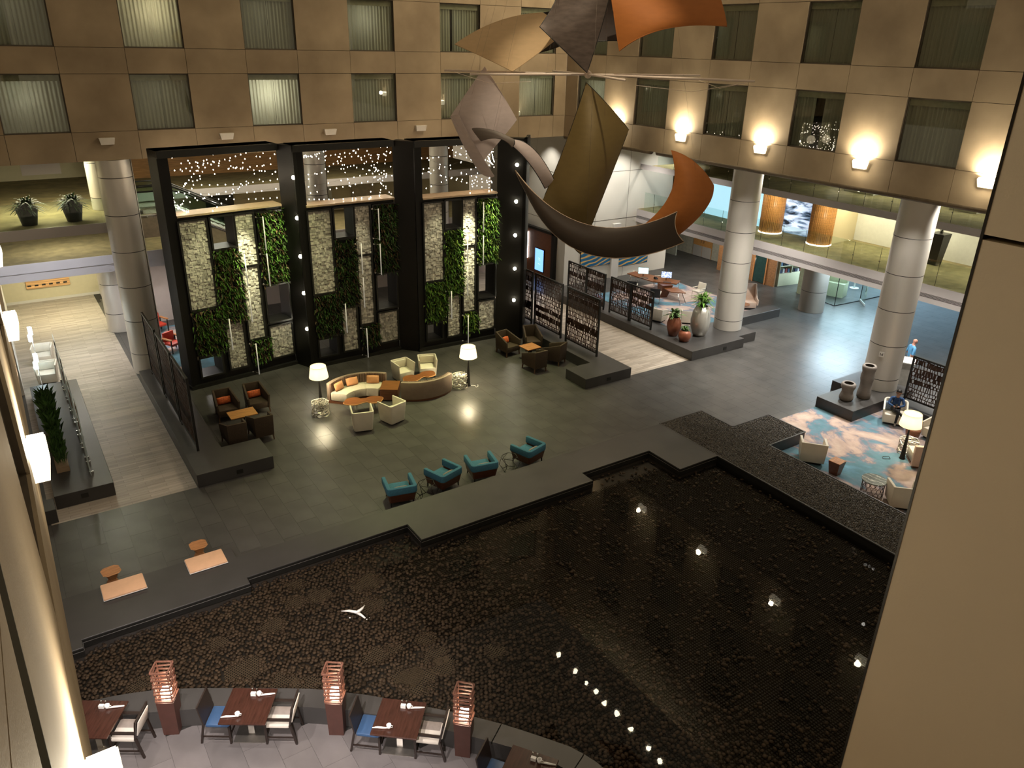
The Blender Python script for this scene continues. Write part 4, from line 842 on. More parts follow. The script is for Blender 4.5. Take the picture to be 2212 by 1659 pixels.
# black return piers with five round lamps each
PIER = [((9.62, 31.15), (9.98, 30.30)), ((14.22, 30.42), (14.88, 29.75)), ((18.85, 29.6), (19.75, 28.85))]
LAMPS = [[(644, 385), (653, 473), (660, 556), (668, 636), (677, 714)], [], [(1117, 356), (1115, 435), (1113, 508), (1112, 580), (1110, 648)]]
M_spotlamp = emitmat('round_lamp', (1, .95, .72), 30)
for k, (p0, p1) in enumerate(PIER):
    a = Vector((*p0, 0)); b = Vector((*p1, 0)); U = (b-a).normalized(); Wd = (b-a).length
    t = thing('plant_wall_pier', ['black pier with five round lamps between the nearest and middle bays', 'plain black pier between the middle and furthest bays', 'black end pier with five round lamps beside the lattice screens'][k], 'pier', a, math.atan2(U.y, U.x), kind='structure')
    obj('post', MB().box(0, Wd+(.12 if k == 2 else 0), 0, .5, 0, GZ-.02), M_blackgloss, t)
    if k == 2: obj('side', MB().box(Wd-.02, Wd+.12, 0, 1.6, 0, GZ-.02), M_blackgloss, t)
    for i, q in enumerate(LAMPS[k]):
        u, v = atP(*q, a, U); u = min(max(u, .1), Wd-.05)
        l = obj('lamp', lambda: MB().lathe([(.075, 0), (.078, .03), (.06, .06)], seg=14), M_spotlamp, t, key='pierlamp'); l.location = (u, 0, v); l.rotation_euler = (PI/2, 0, 0)
        lr = obj('lamp_ring', lambda: MB().lathe([(.10, 0), (.10, .02)], seg=16), M_black, t, key='pierring'); lr.location = (u, .001, v); lr.rotation_euler = (PI/2, 0, 0)
        point('pier_lamp_light', (u, -.12, v), 3.5, (1, .93, .72), .05, t)
# track spots grazing the stone and planting
def wash(bay, u, z, power, off=1.3, zl=8.6, deg=26):
    p0, p1 = BAY[bay]; x = p0[0]+(p1[0]-p0[0])*u; y = p0[1]+(p1[1]-p0[1])*u; spot('wash_and_fill_spot', (x+.1, y-off, zl), (x, y, z), power, (1, .97, .62), deg, .8, .06)
for bay, f in ((0, 1.7), (1, .2), (2, 2.8)):
    wash(bay, .62, 4.8, 1300*f, 1.6, 9.0, 17); wash(bay, .90, 5.2, 700*f, 1.6, 9.0, 20); wash(bay, .25, 4.5, 130*f, 1.8, 9.0, 24); wash(bay, .62, 2.2, 200*f, 2.2, 9.0, 22); wash(bay, .88, 1.2, 150*f, 2.4, 9.0, 22)
wash(1, .2, 3.2, 150, 1.8, 9.0, 22)
spot('wash_and_fill_spot', (9.0, 27.5, 12.0), (8.0, 31, 3), 900, (.92, 1, .45), 60, .9, .1); spot('wash_and_fill_spot', (17.8, 26.3, 12.0), (15.5, 25, 0), 2000, (.95, 1, .45), 60, .9, .1); spot('wash_and_fill_spot', (11, 26, 12.5), (10.5, 22.5, 0), 2200, (.95, 1, .45), 60, .9, .1)  # olive spots added in mid-air to tint the floor and plant wall

# ================================================================ SUSPENDED SCULPTURE
HD = 19.6
hub = atD(1270, 161, HD)
sc = thing('mobile_frame', 'star of six slim pale rods hung in mid air above the pool', 'sculpture', hub)
M_rod = mat('pale_rod', (.80, .66, .55), .5, var=.03)
vdir = Vector((hub.x, hub.y, 0)).normalized(); rdir = Vector((vdir.y, -vdir.x, 0))
for k, (r_, f_) in enumerate(((-3.45, .35), (-2.55, -1.6), (3.55, -1.45), (2.75, 1.3), (.75, -2.6), (-.9, 1.9))):
    e = rdir*r_+vdir*f_; obj('rod', MB().tube([e*.02, e], .024, 8), M_rod, sc)
obj('hub', MB().ball((0, 0, 0), .09), M_rod, sc)
obj('suspension_wire', MB().tube([(0, 0, 0), (0, 0, 9.5)], .006, 4), M_rod, sc)
for (a, b) in (((-3.2, .3), (-1.2, -1.9)), ((3.4, -1.4), (1.0, -2.5)), ((3.4, -1.4), (2.7, 1.2))):
    p = rdir*a[0]+vdir*a[1]; q = rdir*b[0]+vdir*b[1]; obj('stay_wire', MB().tube([p-Vector((0, 0, .03)), (p+q)/2-Vector((0, 0, .22)), q-Vector((0, 0, .1))], .005, 3), M_rod, sc)
def fabric(name, c, rough=.7, metal=0, var=.05):
    return mat(name, c, rough, metal=metal, var=var, scale=4, stretch=(1, 1, 3))
def sail(label, g, m, th=.018, rim=None):
    """3x3 surveyed points (picture x, y, distance) carried by a biquadratic surface with real thickness"""
    P = [[atD(*p) for p in row] for row in g]
    def L3(t): return (2*(t-.5)*(t-1), 4*t*(1-t), 2*t*(t-.5))
    def S(u, v):
        a = L3(u); b = L3(v); q = Vector((0, 0, 0))
        for j in range(3):
            for i in range(3): q += P[j][i]*(a[i]*b[j])
        return q
    cen = S(.5, .5); n = 18
    def N_(u, v):
        du = S(min(1, u+.01), v)-S(max(0, u-.01), v); dv = S(u, min(1, v+.01))-S(u, max(0, v-.01)); k = du.cross(dv); return k.normalized() if k.length > 1e-9 else Vector((0, 0, 1))
    t = thing('fabric_sail', label, 'sculpture', cen, 0, 'curved sails of the hanging sculpture')
    mb = MB().grid(lambda u, v: S(u, v)-cen+N_(u, v)*th/2, n, n); mb.grid(lambda u, v: S(1-u, v)-cen-N_(1-u, v)*th/2, n, n)
    obj('panel', mb, m, t)
    ring = [S(i/n, 0) for i in range(n)]+[S(1, i/n) for i in range(n)]+[S(1-i/n, 1) for i in range(n)]+[S(0, 1-i/n) for i in range(n)]
    obj('edge_rod', MB().tube([p-cen for p in ring], .014, 5, closed=True), rim or m, t)
    obj('hanging_wire', MB().tube([S(.5, .1)-cen, Vector((hub.x, hub.y, hub.z+3.2)).lerp(S(.5, .1)+Vector((0, 0, 6)), .5)-cen], .002, 3), mat('fine_wire', (.3, .25, .2), .5), t)
D = HD
S_CREAM = fabric('sail_cream', (.66, .46, .25)); S_CHAR = fabric('sail_charcoal', (.11, .082, .068), .45, .3, .25); S_OR = fabric('sail_orange', (.40, .13, .022)); S_LAV = fabric('sail_lavender', (.62, .52, .50)); S_OLI = fabric('sail_olive', (.16, .11, .035), .5, .2); S_BR = fabric('sail_brown', (.032, .019, .010)); S_SHADE = fabric('sail_shade', (.022, .016, .013))
M_rimp = mat('rim_pale', (.55, .40, .28), .5)
sail('cream kite shaped sail at the upper edge of the sculpture', [[(983, 96, D+.5), (1075, 47, D+.75), (1172, 28, D+.9)], [(1042, 122, D+.15), (1112, 86, D+.3), (1196, 52, D+.7)], [(1107, 154, D-.1), (1150, 124, D+.1), (1197, 88, D+.5)]], S_CREAM)
sail('shaded underside of a sail tucked behind the cream kite', [[(1165, 30, D+1.6), (1185, 26, D+1.4), (1200, 24, D+1.2)], [(1158, 78, D+1.4), (1180, 70, D+1.3), (1205, 60, D+1.1)], [(1160, 114, D+1.2), (1185, 108, D+1.1), (1212, 98, D+.9)]], S_SHADE)  # underside shade put into the near black colour
sail('charcoal woven sail with its tip pointing down at the rods', [[(1166, 58, D-.4), (1196, 10, D-.2), (1216, -40, D)], [(1214, 104, D-.5), (1243, 47, D-.5), (1268, -8, D-.4)], [(1268, 157, D-.4), (1295, 72, D-.4), (1318, -12, D-.5)]], S_CHAR, rim=M_black)
sail('dark sail glimpsed between the charcoal and orange sails', [[(1288, -30, D+.9), (1315, -30, D+.9), (1345, -30, D+.9)], [(1286, 40, D+.8), (1315, 42, D+.8), (1342, 44, D+.8)], [(1282, 90, D+.7), (1310, 88, D+.7), (1340, 88, D+.7)]], fabric('sail_umber', (.05, .036, .03)), rim=M_black)
sail('bright orange sail at the top of the sculpture', [[(1316, -40, D-.3), (1430, -50, D-.1), (1545, -30, D+.2)], [(1326, 30, D-.5), (1440, 18, D-.7), (1560, 12, D-.1)], [(1338, 110, D-.6), (1437, 62, D-.8), (1570, 57, D-.2)]], S_OR)
sail('pale lavender kite sail hanging left of the rods', [[(1047, 145, D+.4), (1012, 196, D+.2), (974, 252, D)], [(1083, 202, D+.4), (1046, 250, D-.1), (1008, 302, D-.3)], [(1116, 259, D+.5), (1078, 305, D+.1), (1042, 347, D-.2)]], S_LAV)
sail('narrow lavender fold curling below the pale kite', [[(974, 252, D), (982, 249, D-.15), (990, 248, D-.25)], [(1003, 316, D-.1), (1012, 310, D-.35), (1020, 304, D-.45)], [(1034, 368, D-.1), (1050, 380, D-.35), (1067, 381, D-.4)]], S_LAV)
sail('small dark ribbon sail below the lavender kite', [[(1020, 278, D-.6), (1064, 282, D-.7), (1112, 303, D-.7)], [(1027, 288, D-.8), (1072, 289, D-.9), (1110, 309, D-.8)], [(1039, 304, D-.9), (1078, 299, D-1), (1106, 318, D-.9)]], fabric('sail_dark_ribbon', (.10, .075, .06)))
sail('rosy ribbon sail curving down from the dark ribbon', [[(1110, 302, D-.7), (1158, 328, D-.6), (1203, 402, D-.3)], [(1112, 309, D-.8), (1154, 344, D-.7), (1194, 399, D-.3)], [(1108, 316, D-.8), (1146, 356, D-.7), (1177, 407, D-.3)]], S_LAV, rim=M_black)
sail('large olive sail in the centre of the sculpture', [[(1266, 178, D-.2), (1312, 226, D-.1), (1358, 280, D+.1)], [(1224, 305, D-.3), (1272, 360, D-.7), (1316, 388, D-.2)], [(1172, 434, D-.3), (1205, 492, D-.5), (1253, 549, D-.4)]], S_OLI, rim=M_black)
sail('rust orange sail curving at the lower right of the sculpture', [[(1450, 325, D+.2), (1502, 352, D+.1), (1541, 400, D)], [(1450, 415, D-.1), (1486, 432, D-.5), (1523, 452, D-.2)], [(1383, 492, D-.2), (1428, 508, D-.4), (1462, 510, D-.3)]], S_OR)
sail('long dark brown sail sweeping under the sculpture', [[(1113, 368, D-.5), (1270, 486, D-1.4), (1463, 457, D-.8)], [(1128, 400, D-.6), (1262, 512, D-1.7), (1459, 493, D-1.0)], [(1136, 415, D-.6), (1268, 548, D-1.7), (1478, 523, D-1.0)]], S_BR, rim=M_rimp)
spot('sculpture_spot', (hub.x-4, hub.y-5, 21), hub-Vector((0, 0, 1.5)), 1500, (1, .85, .62), 28, .6, .1)

# ================================================================ FURNITURE
def rot(v, a): return Vector((v[0]*math.cos(a)-v[1]*math.sin(a), v[0]*math.sin(a)+v[1]*math.cos(a), v[2] if len(v) > 2 else 0))
def pillow_mb(w, h, t=.14):
    def f(s):
        def g(u, v):
            x = u*2-1; y = v*2-1; k = (1-x**4)*(1-y**4); e = 1-.06*(abs(x)*abs(y)); return (x*w/2*e*(1-.05*(1-abs(y))), s*(t/2*k**.6 if k > 0 else 0), y*h/2*e)
        return g
    return MB().grid(f(-1), 10, 8).grid(lambda u, v: f(1)(1-u, v), 10, 8)
def pillow(label, cat, loc, rz, w, h, m, tilt=-.35, group=None, key=None):
    o = obj('cushion', lambda: pillow_mb(w, h), m, key=key or f'pil{w}{h}{m.name}'); o.location = loc; o.rotation_euler = (tilt, 0, rz); return tag(o, label, cat, group)
def ushell(w, d, z0, z1, th, r, s0=1.0, zb=None, n=5, front=None):
    """U shaped tub wall, open towards -y; s0 scales the foot; zb = top height at the back"""
    def outline(w, d, r):
        p = [(-w/2, -d/2)]
        for cx, a0 in ((-w/2+r, PI), (w/2-r, PI/2)):
            for k in range(n+1): a = a0-(PI/2)*k/n; p.append((cx+r*math.cos(a), d/2-r+r*math.sin(a)))
        p.append((w/2, -d/2)); return p
    o = outline(w, d, r); i = outline(w-2*th, d-th, max(.01, r-th)); i = [(x, y-th/2+(0 if abs(y+(d-th)/2) > 1e-6 else 0)) for x, y in i]
    i[0] = (i[0][0], -d/2); i[-1] = (i[-1][0], -d/2); zb = zb or z1; N_ = len(o); mb = MB()
    zt = lambda y: z1+(zb-z1)*max(0, min(1, (y+d/2)/d))
    V = [(x*s0, y*s0, z0) for x, y in o]+[(x, y, zt(y)) for x, y in o]+[(x, y, zt(y)) for x, y in i]+[(x*s0, y*s0, z0) for x, y in i]; F = []
    for k in range(N_-1):
        for a, b in ((0, 1), (1, 2), (2, 3), (3, 0)): F.append((a*N_+k+1, a*N_+k, b*N_+k, b*N_+k+1))
    F += [(0, 3*N_, 2*N_, N_), (N_-1, 2*N_-1, 3*N_-1, 4*N_-1)]
    return mb.add(V, F)
def leg(parent, x, y, h, m, w=.045, splay=.03, key=None):
    sx = splay*(1 if x > 0 else -1); sy = splay*(1 if y > 0 else -1)
    o = obj('leg', lambda: MB().hexa([(-w*.35+sx, -w*.35+sy, 0), (w*.35+sx, -w*.35+sy, 0), (w*.35+sx, w*.35+sy, 0), (-w*.35+sx, w*.35+sy, 0)], [(-w/2, -w/2, h), (w/2, -w/2, h), (w/2, w/2, h), (-w/2, w/2, h)]), m, parent, key=key and f'{key}{sx:.2f}{sy:.2f}'); o.location = (x, y, 0); return o
# ---- brown tweed tub chairs
def brown_chair(label, x, y, rz, group):
    t = thing('tub_chair', label, 'chair', (x, y, 0), rz, group)
    def shell():
        mb = MB(); wb, wf, th = .33, .43, .075       # half widths at the back and at the front
        lo = .20; B, F = .46, -.46
        mb.hexa([(-wb*.94, B-.10, lo), (wb*.94, B-.10, lo), (wb*.94, B-.02, lo), (-wb*.94, B-.02, lo)], [(-wb, B-.07, .97), (wb, B-.07, .97), (wb, B+.01, .97), (-wb, B+.01, .97)])
        for s in (-1, 1):
            def q(xf, xb, z0, z1): return [(s*xf, F, z0), (s*(xf-th), F, z0), (s*(xb-th), B-.04, z1), (s*xb, B-.04, z1)]
            lo4, hi4 = q(wf*.9, wb*.94, lo, lo), q(wf, wb, .70, .97)
            if s > 0: lo4, hi4 = lo4[::-1], hi4[::-1]
            mb.hexa(lo4, hi4)
        return mb
    obj('shell', shell, M_brown, t, bevel=.012, key='bshell'); obj('seat', lambda: MB().hexa([(-.33, -.44, .2), (.33, -.44, .2), (.26, .37, .2), (-.26, .37, .2)], [(-.34, -.45, .46), (.34, -.45, .46), (.26, .38, .44), (-.26, .38, .44)]), M_brown, t, bevel=.03, key='bseat')
    for a, b in ((-.36, -.41), (.36, -.41), (-.28, .38), (.28, .38)): leg(t, a, b, .22, M_brownleg, .055, .02, 'bleg')
    return t
gA = 'brown chairs by the grass walk'; gB = 'brown chairs by the metal screens'
brown_chair('brown tub chair with orange cushion nearest the tall screens', 5.66, 27.42, 0, gA); brown_chair('brown tub chair with orange cushion nearest the floor lamp', 6.78, 27.45, 0, gA)
brown_chair('brown tub chair seen from behind, next to the dark plinth', 5.36, 25.08, PI-.03, gA); brown_chair('brown tub chair seen from behind, on the open floor side', 6.30, 25.18, PI-.03, gA)
pillow('orange rectangular cushion on the chair nearest the tall screens', 'cushion', (5.66, 27.60, .60), 0, .52, .27, M_orange, -.25, 'orange cushions'); pillow('orange rectangular cushion on the chair nearest the floor lamp', 'cushion', (6.78, 27.63, .60), 0, .52, .27, M_orange, -.25, 'orange cushions')
def square_table(label, x, y, w, d, h, m, rz=0):
    t = thing('side_table', label, 'table', (x, y, 0), rz)
    obj('top', MB().box(-w/2, w/2, -d/2, d/2, h-.04, h), m, t, bevel=.006, seg=1); obj('column', MB().box(-.06, .06, -.06, .06, .03, h-.04), M_black, t); obj('foot', MB().box(-w*.3, w*.3, -d*.3, d*.3, 0, .03), M_black, t); return t
square_table('oak topped square table between four brown chairs by the grass walk', 5.93, 26.18, .95, .66, .60, M_woodo)
brown_chair('brown tub chair with orange cushion beside the end pier', 18.2, 27.55, .12, gB); brown_chair('brown tub chair in the dark corner under the end pier', 19.55, 27.55, -.35, gB)
brown_chair('brown tub chair seen from behind, nearest the sofa lamp', 18.2, 25.32, PI, gB); brown_chair('brown tub chair backed against the screen plinth', 19.38, 25.55, PI+.45, gB)
pillow('orange cushion on the chair beside the end pier', 'cushion', (18.22, 27.70, .60), .12, .34, .30, M_orange, -.3, 'orange cushions')
square_table('dark oak square table among brown chairs by the screens', 18.7, 26.45, .75, .70, .60, M_teak, .05)
# ---- white tub chairs
def tub(label, x, y, rz, group):
    t = thing('tub_chair', label, 'chair', (x, y, 0), rz, group)
    obj('shell', lambda: ushell(.80, .78, .04, .80, .06, .10, .84), M_cream, t, bevel=.022, key='tshell'); obj('seat', lambda: MB().box(-.325, .325, -.36, .30, .06, .43), M_cream, t, bevel=.03, key='tseat'); obj('back_cushion', lambda: MB().box(-.3, .3, .22, .31, .44, .76), M_cream, t, bevel=.03, key='tback'); obj('base', lambda: MB().box(-.28, .28, -.26, .28, 0, .05), M_black, t, key='tbase')
    return t
gT = 'white tub chairs by the curved sofas'
tub('white tub chair turned away, nearer the first floor lamp', 9.58, 23.95, PI-.28, gT); tub('white tub chair turned away, beside the long sofa back', 10.78, 23.95, PI+.28, gT)
tub('white tub chair facing the live edge table, nearer the plant wall middle', 12.83, 27.28, .15-.1, gT); tub('white tub chair nearest the second floor lamp', 13.93, 27.18, -.38, gT)
# ---- curved sofas
def arc_sofa(label, cx, cy, r, a0, a1, group, seats=3, depth=.78):
    t = thing('curved_sofa', label, 'sofa', (cx, cy, 0), 0, group); n = 24
    def sweep(r0, r1, z0, z1, b0, b1, n=n, top=None):
        def ring(r, z): return lambda u: (r*math.cos(b0+(b1-b0)*u), r*math.sin(b0+(b1-b0)*u), z)
        prof = [(r0, z0), (r1, z0), (r1, z1), (r0, z1)]; mb = MB(); vs = []; fs = []
        for i in range(n+1):
            for (r, z) in prof: vs.append(ring(r, z)(i/n))
        for i in range(n):
            for k in range(4): l = (k+1) % 4; fs.append((i*4+k, i*4+l, (i+1)*4+l, (i+1)*4+k))
        fs += [(3, 2, 1, 0), (n*4, n*4+1, n*4+2, n*4+3)]; return mb.add(vs, fs)
    obj('back', sweep(r-.13, r, .08, .80, a0, a1), M_taupe2, t, bevel=.02)
    rib = []
    for k in range(seats*8):
        b = a0+(a1-a0)*(k+.5)/(seats*8); w = (a1-a0)/(seats*8)*.48
        obj('back_rib', sweep(r-.20, r-.12, .42, .81, b-w, b+w, 1), M_taupe, t, bevel=.02)
    for k in range(seats):
        b = (a1-a0)/seats; obj('seat_cushion', sweep(r-depth-.06, r-.16, .10, .44, a0+b*k+.008, a0+b*(k+1)-.008, 8), M_seat, t, bevel=.035)
    obj('plinth_base', sweep(r-depth+.02, r-.03, 0, .09, a0+.02, a1-.02), M_woodd, t); return t
arc_sofa('curved sofa with three salmon cushions facing the camera', 10.45, 25.42, 1.72, math.radians(132), math.radians(40), 'curved sofas')
arc_sofa('curved sofa seen from its taupe back', 12.98, 26.55, 1.72, math.radians(226), math.radians(306), 'curved sofas')
for k, (a, l) in enumerate(((118, 'near the mesh table'), (92, 'in the middle of the curved sofa'), (58, 'near the walnut block'))):
    a = math.radians(a); pillow(f'salmon cushion {l}', 'cushion', (10.45+1.40*math.cos(a), 25.42+1.40*math.sin(a), .60), a-PI/2, .52, .32, M_salmon, -.3, 'salmon cushions')
o = thing('block_table', 'square walnut block table between the two curved sofas', 'table', (11.62, 25.92, 0), -.58); obj('body', MB().box(-.34, .34, -.43, .43, .04, .48), M_woodd, o, bevel=.01); obj('top', MB().box(-.35, .35, -.44, .44, .48, .51), wood('walnut_dark_top', (.22, .085, .028), .3), o, bevel=.006, seg=1)
def slab_table(label, x, y, rz, r0=.36, r1=.33, sep=.78):
    t = thing('live_edge_table', label, 'table', (x, y, 0), rz, 'live edge slab tables')
    n = 26; rr = random.Random(int(x*10)); wob = lambda a: 1+.05*math.sin(3*a+rr.random()*.2)+.04*math.sin(5*a)
    g = .55
    right = [(sep/2+r1*math.cos(a)*wob(a), r1*.92*math.sin(a)*wob(a)) for a in np.linspace(-PI+g, PI-g, n)]; left = [(-sep/2-r0*math.cos(a)*wob(a), -r0*.92*math.sin(a)*wob(a)) for a in np.linspace(-PI+g, PI-g, n)]
    outline = right+left
    obj('slab', MB().prism(outline, .40, .45), M_woodt, t); obj('bark_edge', MB().tube([(p[0], p[1], .425) for p in outline], .022, 5, closed=True), wood('bark', (.55, .25, .08), .6), t)
    for s in (-1, 1): leg(t, s*sep/2, .1, .4, M_chrome, .05, .04); leg(t, s*sep/2-.12*s, -.12, .4, M_chrome, .05, .04)
slab_table('double lobed walnut slab table before the cushioned sofa', 10.22, 25.27, -.3); slab_table('double lobed walnut slab table before the two white tub chairs', 13.10, 26.28, .10)
# ---- floor lamps and coral mesh side tables
M_shade = shademat('lamp_shade', (.50, .40, .23), .9, .3)
def floor_lamp(label, x, y, power=55, h=1.28):
    t = thing('floor_lamp', label, 'lamp', (x, y, 0), 0, 'floor lamps')
    obj('stand', lambda: MB().lathe([(.10, 0), (.10, .02), (.085, .03), (.03, 1.05), (.012, 1.2), (.012, h+.2)], seg=16), M_blackgloss, t, key='lstand')
    obj('shade', lambda: MB().lathe([(.36, h), (.29, h+.46)], seg=32, cap=False), M_shade, t, key='lshade'); obj('bulb', lambda: MB().ball((0, 0, h+.24), .06), emitmat('bulb', (1, .9, .66), 18), t, key='lbulb')
    obj('top_disc', lambda: MB().lathe([(.02, h+.40), (.28, h+.405)], seg=32, cap=False), emitmat('lamp_disc', (1, .93, .74), 3.2), t, key='ldisc')
    point('lamp_light', (0, 0, h+.2), power, (1, .86, .56), .07, t); return t
lb = atZ(682, 800, 1.62); lx, ly = lb.x, lb.y
floor_lamp('lit floor lamp beside the cushioned sofa', 8.92, 26.35, 210); floor_lamp('lit floor lamp beside the long sofa back', 14.82, 25.28, 210); floor_lamp('lit floor lamp on the lounge carpet by the near pier', 24.62, 12.17, 60)
M_coral = mat('coral_metal', (.55, .52, .44), .35, metal=.7, var=.1)
def coral(label, x, y, key):
    t = thing('mesh_table', label, 'table', (x, y, 0), 0, 'cast mesh side tables')
    def build():
        bm = bmesh.new(); rr = random.Random(4); n, m = 10, 5; V = []
        for j in range(m):
            for i in range(n):
                a = 2*PI*(i+rr.uniform(-.38, .38)+(j % 2)*.5)/n; z = .5*(j+rr.uniform(-.3, .3)*(0 < j < m-1))/(m-1); r = .30+.05*abs(z-.25)*2+.02*math.sin(3*a); V.append(bm.verts.new((r*math.cos(a), r*math.sin(a), z)))
        tp = []
        for j, (rad, k) in enumerate(((.2, 11), (.09, 6))):
            tp.append([bm.verts.new((rad*math.cos(2*PI*(i+rr.uniform(-.3, .3))/k), rad*math.sin(2*PI*(i+rr.uniform(-.3, .3))/k), .5)) for i in range(k)])
        for j in range(m-1):
            for i in range(n):
                a, b, c, d = V[j*n+i], V[j*n+(i+1) % n], V[(j+1)*n+(i+1) % n], V[(j+1)*n+i]
                if rr.random() < .5: bm.faces.new((a, b, c)); bm.faces.new((a, c, d))
                else: bm.faces.new((a, b, c, d))
        top = V[(m-1)*n:]
        for i in range(n):
            k0 = int(i*11/n); k1 = int((i+1)*11/n) % 11
            bm.faces.new((top[i], top[(i+1) % n], tp[0][k1]) if k0 == k1 % 11 else (top[i], top[(i+1) % n], tp[0][k1], tp[0][k0]))
        for i in range(11):
            k0 = int(i*6/11); k1 = int((i+1)*6/11) % 6
            bm.faces.new((tp[0][i], tp[0][(i+1) % 11], tp[1][k0]) if k0 == k1 else (tp[0][i], tp[0][(i+1) % 11], tp[1][k1], tp[1][k0]))
        bmesh.ops.recalc_face_normals(bm, faces=bm.faces[:]); bmesh.ops.wireframe(bm, faces=bm.faces[:], thickness=.026, use_replace=True, use_even_offset=True, use_boundary=True)
        me = bpy.data.meshes.new('lattice'); bm.to_mesh(me); bm.free(); return me
    obj('lattice', build, M_coral, t, key='coral'); obj('base_plate', MB().lathe([(.14, .0), (.14, .012)]), M_coral, t); return t
coral('cast mesh side table beside the cushioned sofa lamp', 8.72, 25.85, 'a'); coral('cast mesh side table at the end of the long sofa back', 14.52, 25.42, 'b'); coral('cast mesh side table behind the lounge floor lamp', 25.2, 12.35, 'c')
o = obj('lamp_cord', MB().tube([(14.9, 25.2, .02), (15.05, 25.1, .015), (15.0, 24.95, .015), (15.12, 25.0, .015), (15.2, 25.15, .015)], .012, 4), M_white2); tag(o, 'white cord coiled at the foot of the sofa back lamp', 'cord')
# ---- teal chairs along the ledge
M_wshell = wood('teal_chair_wood', (.085, .028, .012), .4)
def teal(label, x, y, rz):
    t = thing('armchair', label, 'chair', (x, y, 0), rz, 'teal armchairs along the ledge')
    obj('wood_shell', lambda: ushell(.90, .82, .16, .50, .05, .07, .86), M_wshell, t, bevel=.006, seg=1, key='tealw'); obj('padded_rim', lambda: ushell(.94, .86, .44, .68, .12, .12), M_blue, t, bevel=.035, key='tealr'); obj('seat', lambda: MB().box(-.34, .34, -.40, .30, .24, .42), M_blue, t, bevel=.035, key='teals')
    for a in (-.34, .34):
        for b in (-.36, .30): leg(t, a, b, .2, M_black, .04, .01, 'tealleg')
for k, (px, py, rz) in enumerate(((867, 1054, PI-.22), (962, 1024, PI+.30), (1044, 1004, PI-.20), (1146, 972, PI+.28))):
    q = atZ(px, py, .5); teal(f'teal felt armchair, {ORD[k]} along the ledge from the bench pads', q.x, q.y+.12, rz)
    d = rot((0, .18), rz); pillow(f'grey knitted cushion in the {ORD[k]} teal armchair', 'cushion', (q.x+d.x, q.y+.12+d.y, .50), rz, .50, .24, M_grey, -.45, 'grey knitted cushions')
def hex_table(label, px, py):
    q = atZ(px, py, .25); t = thing('wire_table', label, 'table', (q.x, q.y, 0), .2, 'hexagonal wire side tables'); top = [(.26*math.cos(PI*k/3), .26*math.sin(PI*k/3), .5) for k in range(6)]; mid = [(.36*math.cos(PI*k/3+.52), .36*math.sin(PI*k/3+.52), .24) for k in range(6)]; bot = [(.24*math.cos(PI*k/3), .24*math.sin(PI*k/3), .006) for k in range(6)]
    obj('top_ring', MB().tube(top, .012, 5, closed=True), M_black, t); obj('foot_ring', MB().tube(bot, .010, 5, closed=True), M_black, t)
    for k in range(6): obj('strut', MB().tube([top[k], mid[k], bot[k]], .011, 5), M_black, t)
hex_table('hexagonal wire side table between first and second teal chairs', 922, 1058); hex_table('hexagonal wire side table between third and fourth teal chairs', 1101, 1000)
# ---- bench pads and stools
for k, (x0, x1) in enumerate(((.26, 1.23), (2.24, 3.18))):
    t = thing('bench_pad', ['peach bench pad nearer the concrete wall', 'peach bench pad nearer the teal chairs'][k], 'bench pad', ((x0+x1)/2, 18.1, PZ), 0, 'bench pads'); w = (x1-x0)/2
    obj('pad', MB().box(-w, w, -.32, .32, .012, .075), mat('peach_leather', (.78, .47, .28), .55, var=.04), t, bevel=.025); obj('piping', MB().tube([(-w, -.32, .02), (w, -.32, .02), (w, .32, .02), (-w, .32, .02)], .012, 5, closed=True), M_white2, t)
def stool(label, x, y, rz):
    t = thing('stool', label, 'stool', (x, y, 0), rz, 'faceted teak stools')
    def oct_(s, c): return [(s, -c), (s, c), (c, s), (-c, s), (-s, c), (-s, -c), (-c, -s), (c, -s)]
    obj('seat', lambda: MB().prism(oct_(.15, .10), .40, .455, oct_(.22, .13)), M_teak, t, key='stseat'); obj('waist', lambda: MB().prism(oct_(.17, .12), 0, .22, oct_(.08, .06)).prism(oct_(.08, .06), .22, .40, oct_(.15, .10)), M_teak, t, key='stwaist')
stool('faceted teak stool nearer the concrete wall', .58, 19.0, .15); stool('faceted teak stool nearer the teal chairs', 2.72, 19.0, .0)
